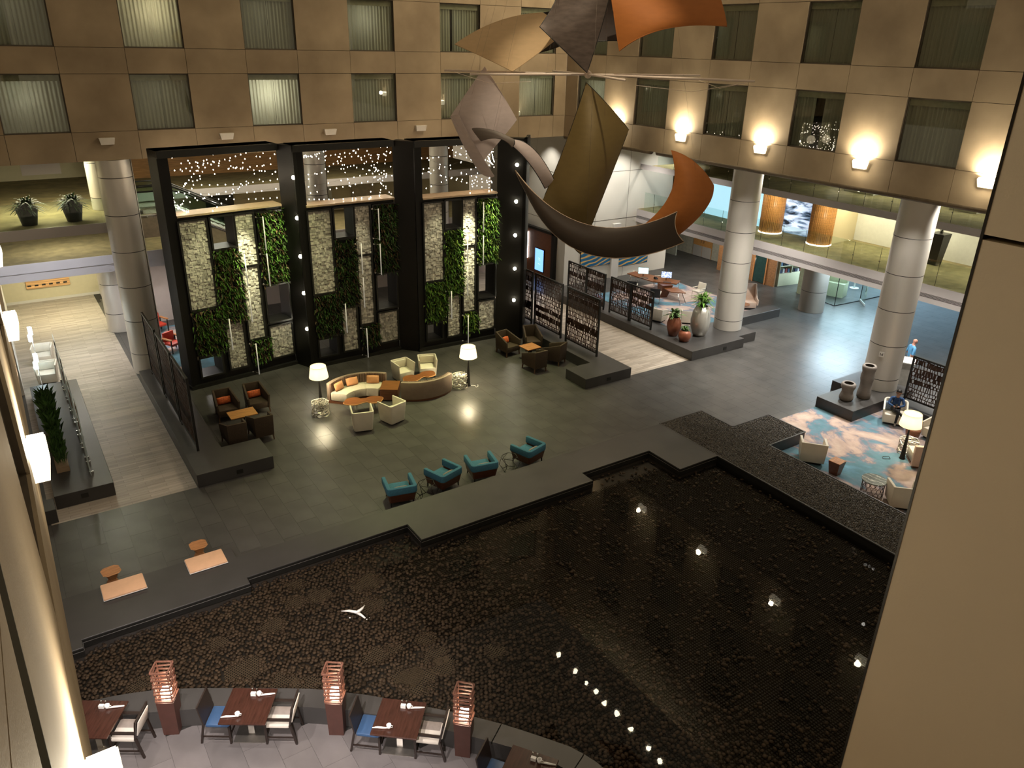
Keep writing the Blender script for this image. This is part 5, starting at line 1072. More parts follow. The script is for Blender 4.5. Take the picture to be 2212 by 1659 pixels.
# ---- dining terrace
M_dark = mat('espresso_frame', (.022, .014, .011), .35, var=.1); M_seatb = mat('blue_vinyl', (.035, .08, .17), .4, var=.05); M_seatw = mat('white_vinyl', (.62, .57, .50), .5, var=.03); M_seatg = mat('taupe_vinyl', (.26, .22, .19), .6)
def dining_chair(label, x, y, rz, kind):
    t = thing('dining_chair', label, 'chair', (x, y, 0), rz, 'dining chairs')            # front towards -y
    obj('seat', lambda: MB().box(-.25, .25, -.26, .22, .41, .49), M_seatb if kind == 'blue' else M_seatw, t, bevel=.03, key='dseat'+kind)
    if kind != 'blue': obj('seat_stripe', lambda: MB().box(-.252, -.02, -.262, .2, .44, .494), M_seatg, t, bevel=.02, key='dstripe')
    for sx in (-.25, .25):
        obj('leg', lambda: MB().hexa([(-.02, -.02, 0), (.02, -.02, 0), (.02, .02, 0), (-.02, .02, 0)], [(-.022, -.025, .64), (.022, -.025, .64), (.022, .025, .64), (-.022, .025, .64)]) if kind != 'blue' else MB().box(-.02, .02, -.02, .02, 0, .45), M_dark, t, key='dfl'+kind).location = (sx, -.25, 0)
        obj('leg', lambda: MB().hexa([(-.02, .07, 0), (.02, .07, 0), (.02, .11, 0), (-.02, .11, 0)], [(-.022, -.02, .5), (.022, -.02, .5), (.022, .02, .5), (-.022, .02, .5)]), M_dark, t, key='drl').location = (sx, .25, 0)
        if kind != 'blue': obj('armrest', lambda: MB().box(-.025, .025, -.28, .27, .63, .665), M_dark, t, key='darm').location = (sx, 0, 0)
    obj('backrest', lambda: MB().hexa([(-.27, .22, .48), (.27, .22, .48), (.27, .25, .48), (-.27, .25, .48)], [(-.27, .30, .95), (.27, .30, .95), (.27, .33, .95), (-.27, .33, .95)]), M_dark, t, key='dback')
    if kind != 'blue': obj('back_pad', lambda: MB().hexa([(-.22, .26, .55), (.22, .26, .55), (.22, .29, .55), (-.22, .29, .55)], [(-.22, .335, .9), (.22, .335, .9), (.22, .36, .9), (-.22, .36, .9)]), M_seatw, t, bevel=.01, key='dpad')
    obj('stretcher', lambda: MB().box(-.24, .24, -.262, -.24, .2, .23).box(-.26, -.24, -.25, .3, .16, .19).box(.24, .26, -.25, .3, .16, .19), M_dark, t, key='dstr')
def dining_table(label, x, y, rz, w=.92, d=.92):
    t = thing('dining_table', label, 'table', (x, y, 0), rz, 'dining tables')
    obj('top', lambda: MB().box(-w/2, w/2, -d/2, d/2, .715, .755), M_mahog, t, bevel=.008, seg=1, key='dttop'); obj('post', lambda: MB().box(-.06, .06, -.04, .04, .02, .715), M_chrome, t, key='dtpost'); obj('base', lambda: MB().box(-.32, .32, -.24, .24, 0, .018), mat('satin_steel', (.45, .42, .38), .3, metal=.9), t, key='dtbase')
def setting(x, y, rz, who):
    R = lambda a, b: Vector((x, y, 0))+rot((a, b), rz)
    def napkin(a, b, r2, l):
        q = R(a, b); o = obj('napkin', lambda: MB().tube([(-.15, 0, .012), (-.05, .004, .022), (.05, 0, .02), (.15, .004, .012)], [.012, .022, .02, .014], 7), M_white2, key='napkin'); o.location = (q.x, q.y, .757); o.rotation_euler = (0, 0, rz+r2); tag(o, l, 'napkin', 'rolled napkins')
    def cup(a, b, l):
        q = R(a, b); t = thing('cup', l, 'cup', (q.x, q.y, .756), rz, 'white cups'); obj('body', lambda: MB().lathe([(.001, .006), (.03, 0), (.042, .03), (.048, .09), (.043, .09), (.036, .03), (.001, .012)], seg=16, cap=False), M_white2, t, key='cupb'); obj('handle', lambda: MB().tube([(.045, 0, .075), (.075, 0, .07), (.075, 0, .035), (.042, 0, .025)], .007, 5), M_white2, t, key='cuph')
    napkin(.30, .28, .2, f'rolled white napkin at the pool side of {who}'); cup(.14, .26, f'white cup beside the condiments on {who}'); napkin(-.30, -.30, .1, f'rolled white napkin at the near side of {who}'); cup(-.13, -.27, f'white cup at the near side of {who}')
    q = R(.02, .33); t = thing('condiment_caddy', f'condiment caddy with shakers on {who}', 'caddy', (q.x, q.y, .756), rz, 'condiment caddies'); obj('sachet_box', lambda: MB().box(-.05, .05, -.09, -.03, 0, .07), M_white2, t, key='sachet')
    for s in (-.045, .045):
        b = obj('shaker', lambda: MB().lathe([(.025, 0), (.022, .06), (.015, .075)], seg=10), M_glass, t, key='shaker'); b.location = (s, .03, 0); obj('shaker_cap', lambda: MB().lathe([(.017, .075), (.02, .09), (.001, .105)], seg=10), M_chrome, b, key='shcap')
DT = [(-.42, 13.72, -.58, 'the table cut off by the concrete wall'), (2.20, 12.45, -.58, 'the middle dining table'), (4.60, 10.57, -.70, 'the dining table furthest along the ledge'), (6.05, 8.2, -.95, 'the lowest dining table')]
for k, (x, y, rz, who) in enumerate(DT):
    dining_table(['mahogany dining table partly behind the concrete wall', 'mahogany dining table between the first two slatted lanterns', 'mahogany dining table between the second and third lanterns', 'mahogany dining table cut off by the picture bottom'][k], x, y, rz); setting(x, y, rz, who)
    u = rot((1, 0), rz)
    dining_chair(f'armchair with white and taupe seat at {who}', x+u.x*.62, y+u.y*.62, rz-PI/2, 'white')
    if k: dining_chair(f'armless chair with blue seat at {who}', x-u.x*.60, y-u.y*.60, rz+PI/2, 'blue')
M_lanw = wood('lantern_wood', (.17, .075, .05), .45, axis=(6, 6, 1)); M_lanb = mat('lantern_box', (.070, .028, .021), .5, var=.1)
def lantern(label, x, y, rz):
    t = thing('slatted_lantern', label, 'lantern', (x, y, 0), rz, 'slatted lanterns'); w = .17
    obj('pedestal', lambda: MB().prism([(-.15, -.15), (.15, -.15), (.15, .15), (-.15, .15)], 0, .86, [(-w, -w), (w, -w), (w, w), (-w, w)]), M_lanb, t, key='lped')
    obj('glow_core', lambda: MB().box(-.08, .08, -.08, .08, .87, 1.08), emitmat('lantern_core', (1, .80, .62), 12), t, key='lcore')
    def ring(): 
        mb = MB()
        for s in (-1, 1): mb.box(-w, w, s*w-.012, s*w+.012, 0, .028); mb.box(s*w-.012, s*w+.012, -w+.012, w-.012, 0, .028)
        return mb
    for j in range(9): r = obj('slat_frame', ring, M_lanw, t, key='lring'); r.location = (0, 0, .89+.09*j); r.rotation_euler = (0, 0, .10 if j % 2 else -.04)
    for a in (-1, 1):
        for b in (-1, 1): obj('rod', lambda: MB().box(-.008, .008, -.008, .008, .86, 1.66), M_lanw, t, key='lrod').location = (a*(w-.03), b*(w-.03), 0)
    point('lantern_light', (0, 0, .97), 7, (1, .72, .46), .06, t); point('lantern_light', (0, 0, 1.25), 3, (1, .72, .46), .06, t)
lantern('slatted lantern by the first dining tables', .88, 13.42, -.5); lantern('slatted lantern between the two complete dining tables', 3.70, 11.62, -.6); lantern('slatted lantern furthest along the curved ledge', 5.62, 9.78, -.75)
# ---- fountain jet
q = atZ(772, 1328, WZ); t = thing('fountain_jet', 'white splashing water jet in the pebble pool', 'fountain', (q.x, q.y, WZ))
M_foam = mat('foam', (.85, .82, .78), .4, var=.05)
def flick(pts, r): return MB().tube([(a*.30, b*.30, c) for a, b, c in pts], r, 6)
obj('splash', flick([(-1, .9, .05), (-.5, .45, .09), (0, 0, .07), (.45, .1, .10), (.9, .55, .06)], [.012, .03, .045, .03, .01]), M_foam, t); obj('splash', flick([(0, 0, .06), (.15, -.5, .08), (.3, -.9, .05)], [.045, .03, .02]), M_foam, t)
for k in range(9): obj('droplet', MB().ball((random.uniform(-.4, .4), random.uniform(-.4, .3), random.uniform(.02, .12)), random.uniform(.008, .022), seg=6, rings=4), M_foam, t)

# ================================================================ SCREENS
M_rust = mat('cut_steel', (.055, .026, .015), .5, metal=.3, var=.3, scale=6)
def lattice_mb(w, h, seed, cell=.10):
    rr = random.Random(seed); mb = MB(); z = 0; rows = []
    while z < h-.05: rows.append(z); z += rr.uniform(.13, .22)
    rows.append(h); wave = [[rr.uniform(-.025, .025) for _ in range(9)] for _ in rows]; wave[0] = wave[-1] = [0]*9
    def rz_(i, x): f = x/w*8; k = min(7, int(f)); return rows[i]+wave[i][k]*(1-f+k)+wave[i][k+1]*(f-k)
    for i in range(len(rows)):
        for k in range(8): mb.bar((w*k/8, 0, rz_(i, w*k/8)), (w*(k+1)/8, 0, rz_(i, w*(k+1)/8)), .02, .028)
    for i in range(len(rows)-1):
        x = rr.uniform(0, cell); dense = rr.random()
        while x < w:
            t = x+rr.uniform(-.035, .035); t = min(max(t, 0), w); bw = rr.uniform(.014, .034) if dense > .25 else rr.uniform(.05, .11)
            mb.bar((x, 0, rz_(i, x)), (t, 0, rz_(i+1, t)), .02, bw); x += rr.uniform(cell*.55, cell*1.15)
    return mb
def screen(label, x, y0, y1, z0, z1, seed, group, cell=.10, m=None):
    t = thing('lattice_screen', label, 'screen', (x, y0, z0), PI/2, group); w = y1-y0; h = z1-z0
    for a in (0, w): obj('post', MB().box(a-.03, a+.03, -.04, .04, 0, h), M_black, t)
    obj('rail', MB().box(.03, w-.03, -.035, .035, h-.06, h), M_black, t); obj('rail', MB().box(.03, w-.03, -.035, .035, .14, .19), M_black, t)
    o = obj('cut_panel', lattice_mb(w-.06, h-.25, seed, cell), m or M_rust, t); o.location = (.03, 0, .19)
    return t
for k, (a, b) in enumerate(((29.60, 31.9), (26.92, 29.25), (24.38, 26.62))): screen(f'tall cut metal screen beside the grass walk, {["furthest back", "in the middle", "nearest"][k]}', 3.97, a, b, PZ, 3.06, k, 'tall screens beside the grass walk', .06)
for k, (a, b) in enumerate(((29.27, 31.5), (26.9, 29.02), (24.25, 26.5))): screen(f'large cut metal screen on the brown chairs plinth, {["furthest back", "in the middle", "nearest"][k]}', 20.73, a, b, PZ, 3.06, 10+k, 'large screens along the plank walk')
for k, (a, b) in enumerate(((30.72, 32.25), (29.2, 30.66), (27.25, 28.72), (25.65, 27.15))): screen(f'small cut metal screen on the desk side, {ORD[3-k]} from the planted pots', 25.2, a, b, PZ, 2.34, 20+k, 'small screens before the desk')
screen('cut metal screen beside the seated person', 28.25, 12.3, 14.45, PZ, 2.35, 31, None, .13)
# ================================================================ POTS, PLANTS, VASES
def blades(n, c, R, H, l, w, droop=.4, up=.6):
    vs = []; fs = []; rr = random.Random(int(n*R*100))
    for i in range(n):
        a = rr.uniform(0, 2*PI); e = rr.uniform(.15, 1.0); b = Vector(c)+Vector((rr.uniform(-R, R)*.3, rr.uniform(-R, R)*.3, rr.uniform(0, H))); d = Vector((math.cos(a)*e, math.sin(a)*e, up*(1.3-e))).normalized(); s = Vector((-math.sin(a), math.cos(a), 0)); L_ = l*rr.uniform(.7, 1.2); o = len(vs); pr = []
        for k in range(5):
            f = k/4; p = b+d*L_*f-Vector((0, 0, droop*L_*f*f)); ww = w*math.sin(PI*min(.98, .12+f*.88))*(1 if k < 4 else .1); vs += [p-s*ww, p+Vector((0, 0, .2*ww)), p+s*ww]
        for k in range(4):
            for j in (0, 1): fs.append((o+k*3+j, o+k*3+j+1, o+k*3+j+4, o+k*3+j+3))
    return MB().add(vs, fs, True)
M_pl1 = leafmat('dracaena_leaf', (.10, .22, .03), .5, 1.6); M_pl2 = leafmat('dieffenbachia_leaf', (.09, .16, .05), .5, 1.8)
def pot(label, x, y, prof, m, plant, lm, bl):
    t = thing('potted_plant', label, 'plant', (x, y, PZ)); o = obj('pot', MB().lathe(prof, seg=32, cap=False), m, t); h = prof[-1][1]
    obj('soil', MB().lathe([(.001, h-.05), (prof[-1][0], h-.05)], seg=20, cap=False), mat('soil', (.02, .015, .01), .9), t); obj('foliage', blades(*bl), lm, t); return t
M_silver = mat('silver_pot', (.62, .60, .55), .35, metal=.6, var=.08, scale=1, stretch=(1, 1, .2)); M_copper = mat('copper_pot', (.22, .075, .04), .35, metal=.25, var=.15, scale=3); M_copper2 = mat('copper_pot_red', (.30, .10, .055), .4, metal=.3, var=.15, scale=3)
pot('tall silver egg pot with bright green plant beside the column', 26.72, 23.95, [(.22, 0), (.30, .05), (.44, .45), (.46, .75), (.40, 1.15), (.27, 1.45), (.25, 1.45)], M_silver, 0, M_pl1, (150, (0, 0, 1.45), .5, .45, .55, .032, .55, .9))
pot('brown egg pot with variegated plant on the stepped plinth', 25.62, 24.55, [(.17, 0), (.22, .04), (.33, .40), (.34, .60), (.27, .85), (.22, .93)], M_copper, 0, M_pl2, (75, (0, 0, .92), .4, .25, .45, .05, .5, .9))
pot('small round copper pot with leafy plant at the front', 25.52, 23.72, [(.16, 0), (.22, .03), (.30, .25), (.28, .40), (.19, .53), (.18, .53)], M_copper2, 0, M_pl2, (60, (0, 0, .52), .25, .1, .26, .035, .4, .8))
def vase(label, x, y, prof):
    t = thing('vase', label, 'vase', (x, y, PZ), 0, 'grey wavy vases'); obj('body', MB().lathe(prof, seg=32, cap=False), mat('grey_ceramic', (.19, .165, .145), .7, var=.08, scale=6, stretch=(1, 1, 6)), t); obj('mouth', MB().lathe([(.001, prof[-1][1]-.12), (prof[-1][0], prof[-1][1]-.1)], cap=False), M_base, t)
vase('short wavy grey vase on the dark plinth', 26.35, 15.72, [(.20, 0), (.255, .04), (.27, .12), (.235, .26), (.21, .34), (.225, .44), (.275, .56), (.275, .66), (.22, .72), (.17, .70)])
vase('tall wavy grey vase on the dark plinth', 27.12, 15.48, [(.22, 0), (.26, .05), (.265, .2), (.24, .36), (.215, .5), (.22, .66), (.25, .80), (.25, .95), (.225, 1.08), (.255, 1.2), (.27, 1.3), (.24, 1.38), (.17, 1.36)])
for k, (px, py) in enumerate(((65, 487), (162, 478))):
    q = atZ(px, py, 6.2); y = max(q.y, 34.5); q = atY(px, py-2, y); t = thing('gallery_plant', ['dark potted fern on the gallery, further from the column', 'dark potted fern on the gallery, nearer the column'][k], 'plant', (q.x, y+.1, 6.2), 0, 'potted ferns on the gallery')
    obj('pot', lambda: MB().lathe([(.26, 0), (.38, .62), (.35, .62), (.3, .5), (.001, .5)], seg=20, cap=False), mat('pot_black', (.018, .017, .014), .6), t, key='gpot'); obj('foliage', lambda: blades(170, (0, 0, .5), .5, .3, .75, .035, .6, .9), leafmat('fern_dark', (.035, .07, .02), .4, 1.6), t, key='gfol')
# ================================================================ CONCIERGE DESK GROUP
t = thing('desk', 'angular timber topped desk on the blue carpet', 'desk', (30.35, 30.9, 0)); 
dk = [(30.1, 33.0), (30.25, 31.0), (31.1, 29.95), (31.75, 30.3), (31.35, 31.3), (30.85, 33.1)]; dk = [(a-30.35, b-30.9) for a, b in dk]
obj('top', MB().prism(dk, .72, .77), M_woodt, t); obj('modesty_panel', MB().prism([(-.1, -.55), (.3, -.75), (.45, -.4), (.1, -.2)], .0, .72, [(-.1, -.75), (.5, -.95), (.6, -.4), (.1, -.1)]), M_woodd, t); obj('frame', MB().tube([(dk[0][0]+.1, dk[0][1]-.1, .7), (dk[0][0]+.2, dk[0][1]-.3, 0)], .02).tube([(dk[5][0]-.1, dk[5][1]-.1, .7), (dk[5][0]-.15, dk[5][1]-.3, 0)], .02).tube([(1.2, -.7, .7), (1.15, -.75, 0)], .02), M_chrome, t)
wing = [(30.35, 30.2), (30.15, 29.4), (30.75, 28.85), (31.05, 29.8)]; obj('return_top', MB().prism([(a-30.35, b-30.9) for a, b in wing], .55, .6), M_woodt, t); obj('return_leg', MB().tube([(-.05, -1.9, .55), (-.1, -2.2, 0), (.5, -2.0, 0), (.45, -1.7, .55)], .025), M_chrome, t)
def monitor(label, x, y, rz, m):
    t = thing('monitor', label, 'monitor', (x, y, .77), rz, 'desk monitors'); obj('housing', MB().box(-.30, .30, 0, .03, .16, .54), M_black, t); obj('display', MB().box(-.285, .285, -.004, 0, .175, .525), m, t); obj('stand', MB().box(-.02, .02, .03, .05, .01, .3).box(-.12, .12, -.06, .1, 0, .012), M_black, t)
monitor('monitor with blank pale screen on the desk', 30.48, 32.05, -.75, emitmat('display_pale', (.62, .95, .90), 1.1)); m = emitmat('display_photo', (.3, .45, .9), 1.0)
N = m.node_tree.nodes; L = m.node_tree.links; nz = N.new('ShaderNodeTexNoise'); nz.inputs['Scale'].default_value = 9; rp = N.new('ShaderNodeValToRGB'); rp.color_ramp.elements[0].position = .45; rp.color_ramp.elements[0].color = (.03, .06, .35, 1); rp.color_ramp.elements[1].position = .52; rp.color_ramp.elements[1].color = (.8, .9, 1, 1); L.new(nz.outputs['Fac'], rp.inputs[0]); L.new(rp.outputs[0], N['Principled BSDF'].inputs['Emission Color'])
monitor('monitor with blue and white picture on the desk', 31.05, 30.75, -.75, m)
for k, (x, y, rz) in enumerate(((30.3, 31.75, -.75), (30.85, 30.45, -.75))): o = obj('keyboard', MB().box(-.22, .22, -.07, .07, 0, .02), M_black); o.location = (x, y, .771); o.rotation_euler = (0, 0, rz); tag(o, ['black keyboard before the blank monitor', 'black keyboard before the picture monitor'][k], 'keyboard', 'desk keyboards')
o = obj('desk_phone', MB().hexa([(-.1, -.1, 0), (.1, -.1, 0), (.1, .1, 0), (-.1, .1, 0)], [(-.1, -.05, .06), (.1, -.05, .06), (.1, .1, .12), (-.1, .1, .12)]).tube([(-.06, -.04, .09), (-.06, .09, .14)], .025), M_black); o.location = (30.75, 31.25, .771); tag(o, 'black desk phone between the two monitors', 'phone')
def desk_chair(label, x, y, rz):
    t = thing('desk_chair', label, 'chair', (x, y, 0), rz, 'cream desk chairs'); obj('seat', lambda: MB().box(-.26, .26, -.26, .24, .40, .50), M_cream, t, bevel=.03, key='dcseat'); obj('back', lambda: MB().hexa([(-.27, .2, .40), (.27, .2, .40), (.27, .27, .40), (-.27, .27, .40)], [(-.27, .28, .88), (.27, .28, .88), (.27, .34, .88), (-.27, .34, .88)]), M_cream, t, bevel=.02, key='dcback')
    obj('outer_shell', lambda: MB().hexa([(-.275, .27, .38), (.275, .27, .38), (.275, .285, .38), (-.275, .285, .38)], [(-.275, .34, .89), (.275, .34, .89), (.275, .355, .89), (-.275, .355, .89)]), M_black, t, key='dcshell')
    for a in (-.27, .27): obj('armrest', lambda: MB().box(-.03, .03, -.2, .24, .60, .64), M_cream, t, bevel=.01, key='dcarm').location = (a, 0, 0); obj('leg', lambda: MB().tube([(0, -.22, .4), (0, -.25, .02), (0, .25, .02), (0, .22, .4)], .012), M_chrome, t, key='dcleg').location = (a*.9, 0, 0)
for x, y, rz, l in ((31.6, 31.9, -2.2, 'cream desk chair behind the picture monitor'), (31.0, 33.3, -2.5, 'cream desk chair behind the blank monitor'), (29.35, 29.75, 2.3, 'cream visitor chair nearest the small screens'), (32.0, 29.1, -2.0+.5, 'cream chair with dark shell at the desk wing'), (29.2, 31.5, 2.3, 'cream visitor chair behind the small screens')): desk_chair(l, x, y, rz)
def facet_chair(label, x, y, rz, w=.80, d=.80, h=.80, m=None, group='cream faceted chairs'):
    t = thing('lounge_chair', label, 'chair', (x, y, 0), rz, group)
    obj('shell', lambda: ushell(w, d, .10, h-.12, .08, .01, .92, h, 1), m or M_cream, t, bevel=.012, key=f'facet{w}{h}'); obj('seat', lambda: MB().box(-w/2+.08, w/2-.08, -d/2+.03, d/2-.1, .12, .42), m or M_cream, t, bevel=.03, key=f'fseat{w}'); obj('plinth_foot', lambda: MB().box(-w*.36, w*.36, -d*.36, d*.36, 0, .11), M_black, t, key=f'ffoot{w}')
facet_chair('cream tub seat behind the brown pot', 28.5, 26.4, 2.4, .75, .7, .72); facet_chair('cream tub seat beside the small round metal table', 27.4, 27.4, 1.9, .75, .7, .72)
t = thing('drum_table', 'small metal drum table with marble top on the desk carpet', 'table', (27.55, 26.2, .012)); obj('body', MB().lathe([(.16, 0), (.12, .25), (.18, .5)], seg=20), M_chrome, t); obj('top', MB().lathe([(.2, .5), (.2, .53)]), M_glass, t)
t = thing('wing_chair', 'cream wing chair behind the low dark wall', 'chair', (33.15, 26.45, 0), -.6)
obj('back', MB().hexa([(-.38, .22, .3), (.38, .22, .3), (.38, .32, .3), (-.38, .32, .3)], [(-.34, .38, 1.3), (.34, .38, 1.3), (.34, .46, 1.3), (-.34, .46, 1.3)]), M_pink, t, bevel=.02); obj('seat', MB().box(-.32, .32, -.35, .25, .12, .44), M_pink, t, bevel=.03)
for s in (-1, 1): obj('wing', MB().prism([(-.4, .3), (.3, .12), (.38, .9), (.44, 1.28), (.32, 1.28), (-.15, .62), (-.4, .58)], 0, .06).xform(Matrix.Translation((s*.36-.03, 0, 0)) @ Matrix(((0, 0, 1, 0), (1, 0, 0, 0), (0, 1, 0, 0), (0, 0, 0, 1)))), M_pink, t)
obj('base', MB().box(-.28, .28, -.28, .28, 0, .12), M_black, t)
t = thing('side_table', 'round copper side table beside the wing chair', 'table', (32.2, 26.0, 0)); obj('top', MB().lathe([(.3, .48), (.3, .52)]), M_woodt, t); obj('stem', MB().lathe([(.04, .02), (.04, .48)], seg=10), M_chrome, t); obj('foot', MB().lathe([(.2, 0), (.2, .02)]), M_chrome, t)
# ================================================================ LOUNGE ON THE RIGHT
gC = 'cream lounge chairs'; CZ = .013
def onc(o): o.location.z = CZ; return o
facet_chair('cream faceted chair seen from behind beside the pebble ledge', 21.75, 13.78, 2.52-.25, .86, .82, .82); facet_chair('cream faceted chair at the lower end of the lounge', 21.75, 10.45, 2.0+.35, .86, .82, .82)
def round_chair(label, x, y, rz):
    t = thing('lounge_chair', label, 'chair', (x, y, 0), rz, 'cream rounded lounge chairs'); obj('shell', lambda: ushell(.86, .80, .06, .62, .07, .16, .86, .84), M_cream, t, bevel=.025, key='rshell'); obj('seat', lambda: MB().box(-.35, .35, -.38, .28, .08, .43), M_cream, t, bevel=.05, key='rseat'); obj('base', lambda: MB().box(-.3, .3, -.3, .3, 0, .07), M_black, t, key='rbase')
PCX, PCY, PCR = 27.0, 14.05, -1.02
round_chair('cream rounded chair in which the person sits', PCX, PCY, PCR); round_chair('empty cream rounded chair beside the lamp', 27.05, 12.35, -1.75)
d = rot((-.26, .14), PCR); pillow('blue grey cushion beside the seated person', 'cushion', (PCX+d.x, PCY+d.y, .60), PCR, .36, .34, mat('bluegrey_cushion', (.16, .22, .30), .8, var=.4, scale=20), -.3)
t = thing('stump_table', 'tapered walnut block table beside the cream chair', 'table', (21.68, 12.76, CZ), .1); obj('block', MB().prism([(-.14, -.14), (.14, -.14), (.14, .14), (-.14, .14)], 0, .47, [(-.21, -.2), (.21, -.2), (.21, .2), (-.21, .2)]), M_woodd, t); obj('top', MB().box(-.21, .21, -.2, .2, .47, .49), M_teak, t)
t = thing('round_stool', 'low round walnut drum beside the lamp', 'stool', (26.3, 12.85, CZ)); obj('drum', MB().lathe([(.2, 0), (.26, .34), (.26, .40)]), M_woodd, t); obj('top', MB().lathe([(.26, .40), (.25, .42)]), M_woodt, t)
t = thing('marble_table', 'round dark marble table on a looped metal drum', 'table', (21.6, 11.35, CZ)); 
M_marble = mat('green_marble', (.10, .12, .11), .2, color2=(.22, .24, .22), scale=4, detail=8); N = M_marble.node_tree.nodes; L = M_marble.node_tree.links
wv = N.new('ShaderNodeTexWave'); wv.inputs['Scale'].default_value = 1.6; wv.inputs['Distortion'].default_value = 14; wv.inputs['Detail'].default_value = 4; tc = N.new('ShaderNodeTexCoord'); L.new(tc.outputs['Object'], wv.inputs['Vector']); rp = N.new('ShaderNodeValToRGB'); rp.color_ramp.elements[0].position = .93; rp.color_ramp.elements[1].position = .99; mx = N.new('ShaderNodeMix'); mx.data_type = 'RGBA'; b = N['Principled BSDF']; s0 = b.inputs['Base Color'].links[0].from_socket; L.new(wv.outputs['Fac'], rp.inputs[0]); L.new(rp.outputs[0], mx.inputs[0]); L.new(s0, mx.inputs[6]); mx.inputs[7].default_value = (.6, .6, .55, 1); L.new(mx.outputs[2], b.inputs['Base Color'])
obj('top', MB().lathe([(.36, .47), (.38, .48), (.38, .51)], seg=40), M_marble, t)
for j in range(3):
    for k in range(14):
        a = 2*PI*(k+.5*(j % 2))/14; R_ = .33; c = Vector((R_*math.cos(a), R_*math.sin(a), .08+.155*j)); e = Vector((-math.sin(a), math.cos(a), 0)); obj('loop', MB().tube([c+e*.075*math.cos(g)+Vector((0, 0, .078*math.sin(g))) for g in np.linspace(0, 2*PI, 10)[:-1]], .008, 4, closed=True), mat('loop_metal', (.05, .03, .025), .5, metal=.4), t)
arc = thing('lounge_sofa', 'rose beige sofa end cut off by the near pier', 'sofa', (25.0, 11.1, CZ), math.radians(-44))
obj('back', MB().box(-.9, .9, -.16, 0, .06, .82), M_pink, arc, bevel=.03); obj('seat', MB().box(-.85, .85, 0, .72, .08, .44), M_seat, arc, bevel=.04); obj('base', MB().box(-.85, .85, -.12, .65, 0, .08), M_woodd, arc)
for i, l in enumerate(('orange coral patterned cushion at the sofa end',)): q = arc.matrix_basis @ Vector((.6, .18, .62)); pillow(l, 'cushion', (q.x+.4, q.y-.45, .63), -.7, .4, .36, M_orange, .3)
mb = MB().tube([(24.2, 12.35, .02), (24.0, 12.5, .02), (24.15, 12.6, .02), (24.35, 12.5, .02), (24.25, 12.38, .02)], .012, 4); o = obj('power_cord', mb, M_black); tag(o, 'black cord coiled beside the lounge lamp', 'cord')
q = atZ(1930, 832); t = thing('lectern', 'white slanted host stand behind the column', 'lectern', (30.7, 15.95, 0), -1.1); obj('body', MB().hexa([(-.2, -.15, 0), (.2, -.15, 0), (.2, .15, 0), (-.2, .15, 0)], [(-.28, -.2, 1.05), (.28, -.2, 1.05), (.28, .2, 1.15), (-.28, .2, 1.15)]), mat('stand_grey', (.48, .46, .42), .5), t); obj('top', MB().hexa([(-.3, -.24, 1.05), (.3, -.24, 1.05), (.3, .24, 1.16), (-.3, .24, 1.16)], [(-.3, -.24, 1.09), (.3, -.24, 1.09), (.3, .24, 1.2), (-.3, .24, 1.2)]), M_white2, t)
q = atZ(2040, 775, 1.0); t = thing('info_stand', 'white information stand with dark display cut off by the pier', 'stand', (31.5, 13.0, 0), -.9); obj('panel', MB().box(-.5, .5, -.04, .04, .8, 2.3), M_white2, t); obj('display', MB().box(-.4, .4, -.05, -.04, 1.2, 2.15), mat('dark_display', (.04, .04, .045), .2), t); obj('shelf', MB().box(-.5, .5, -.3, -.04, .8, .85), M_white2, t); obj('post', MB().box(-.08, .08, -.04, .04, 0, .8), M_white2, t); obj('foot', MB().box(-.4, .4, -.25, .25, 0, .03), M_white2, t)
# ================================================================ LEFT WALK
t = thing('grass_planter', 'long strip of ornamental green grass on the dark plinth', 'plant', (.1, 27.6, PZ)); obj('trough', MB().box(-.16, .2, -2.5, 2.6, 0, .18), mat('trough', (.35, .25, .16), .7), t)
def gfn(i):
    y = random.uniform(-2.5, 2.6); return Vector((random.uniform(-.13, .17), y, .18+random.uniform(0, .35))), (random.uniform(-.55, .55), random.uniform(-.5, .5), 1.6), random.uniform(.6, 1.3)*(1.15 if y > -.5 else .75)
obj('grass', leaves(1500, gfn, .62, .018), leafmat('grass_blade', (.06, .13, .03), .4, 1.7), t, kind='stuff')
t = thing('glass_divider', 'row of clear stepped glass panels with bronze plaques', 'divider', (.83, 24.4, PZ))
for k in range(8):
    y = 1.08*k; h = 1.9+.06*(k % 3); g = obj('pane', MB().box(-.03+.05*(k % 2), -.015+.05*(k % 2), y, y+1.0, .02, h), glassmat('frosted_glass', (.80, .88, .92), 1, .05, 1.5, .5), t); [obj('clamp', MB().box(-.06, .07, y+e, y+e+.06, 0, .1), M_chrome, g) for e in (.1, .84)]
    obj('plaque', MB().box(-.045+.05*(k % 2), -.03+.05*(k % 2), y+.3, y+.62, h-.5-.1*(k % 3), h-.15), mat('bronze_plaque', (.16, .06, .03), .4, metal=.4), g)
for k, (x, y) in enumerate(((.42, 34.35), (.46, 36.6))): tub(['white tub chair behind the glass divider, nearer', 'white tub chair behind the glass divider, further'][k], x, y, -.15, 'white tub chairs behind the glass divider')
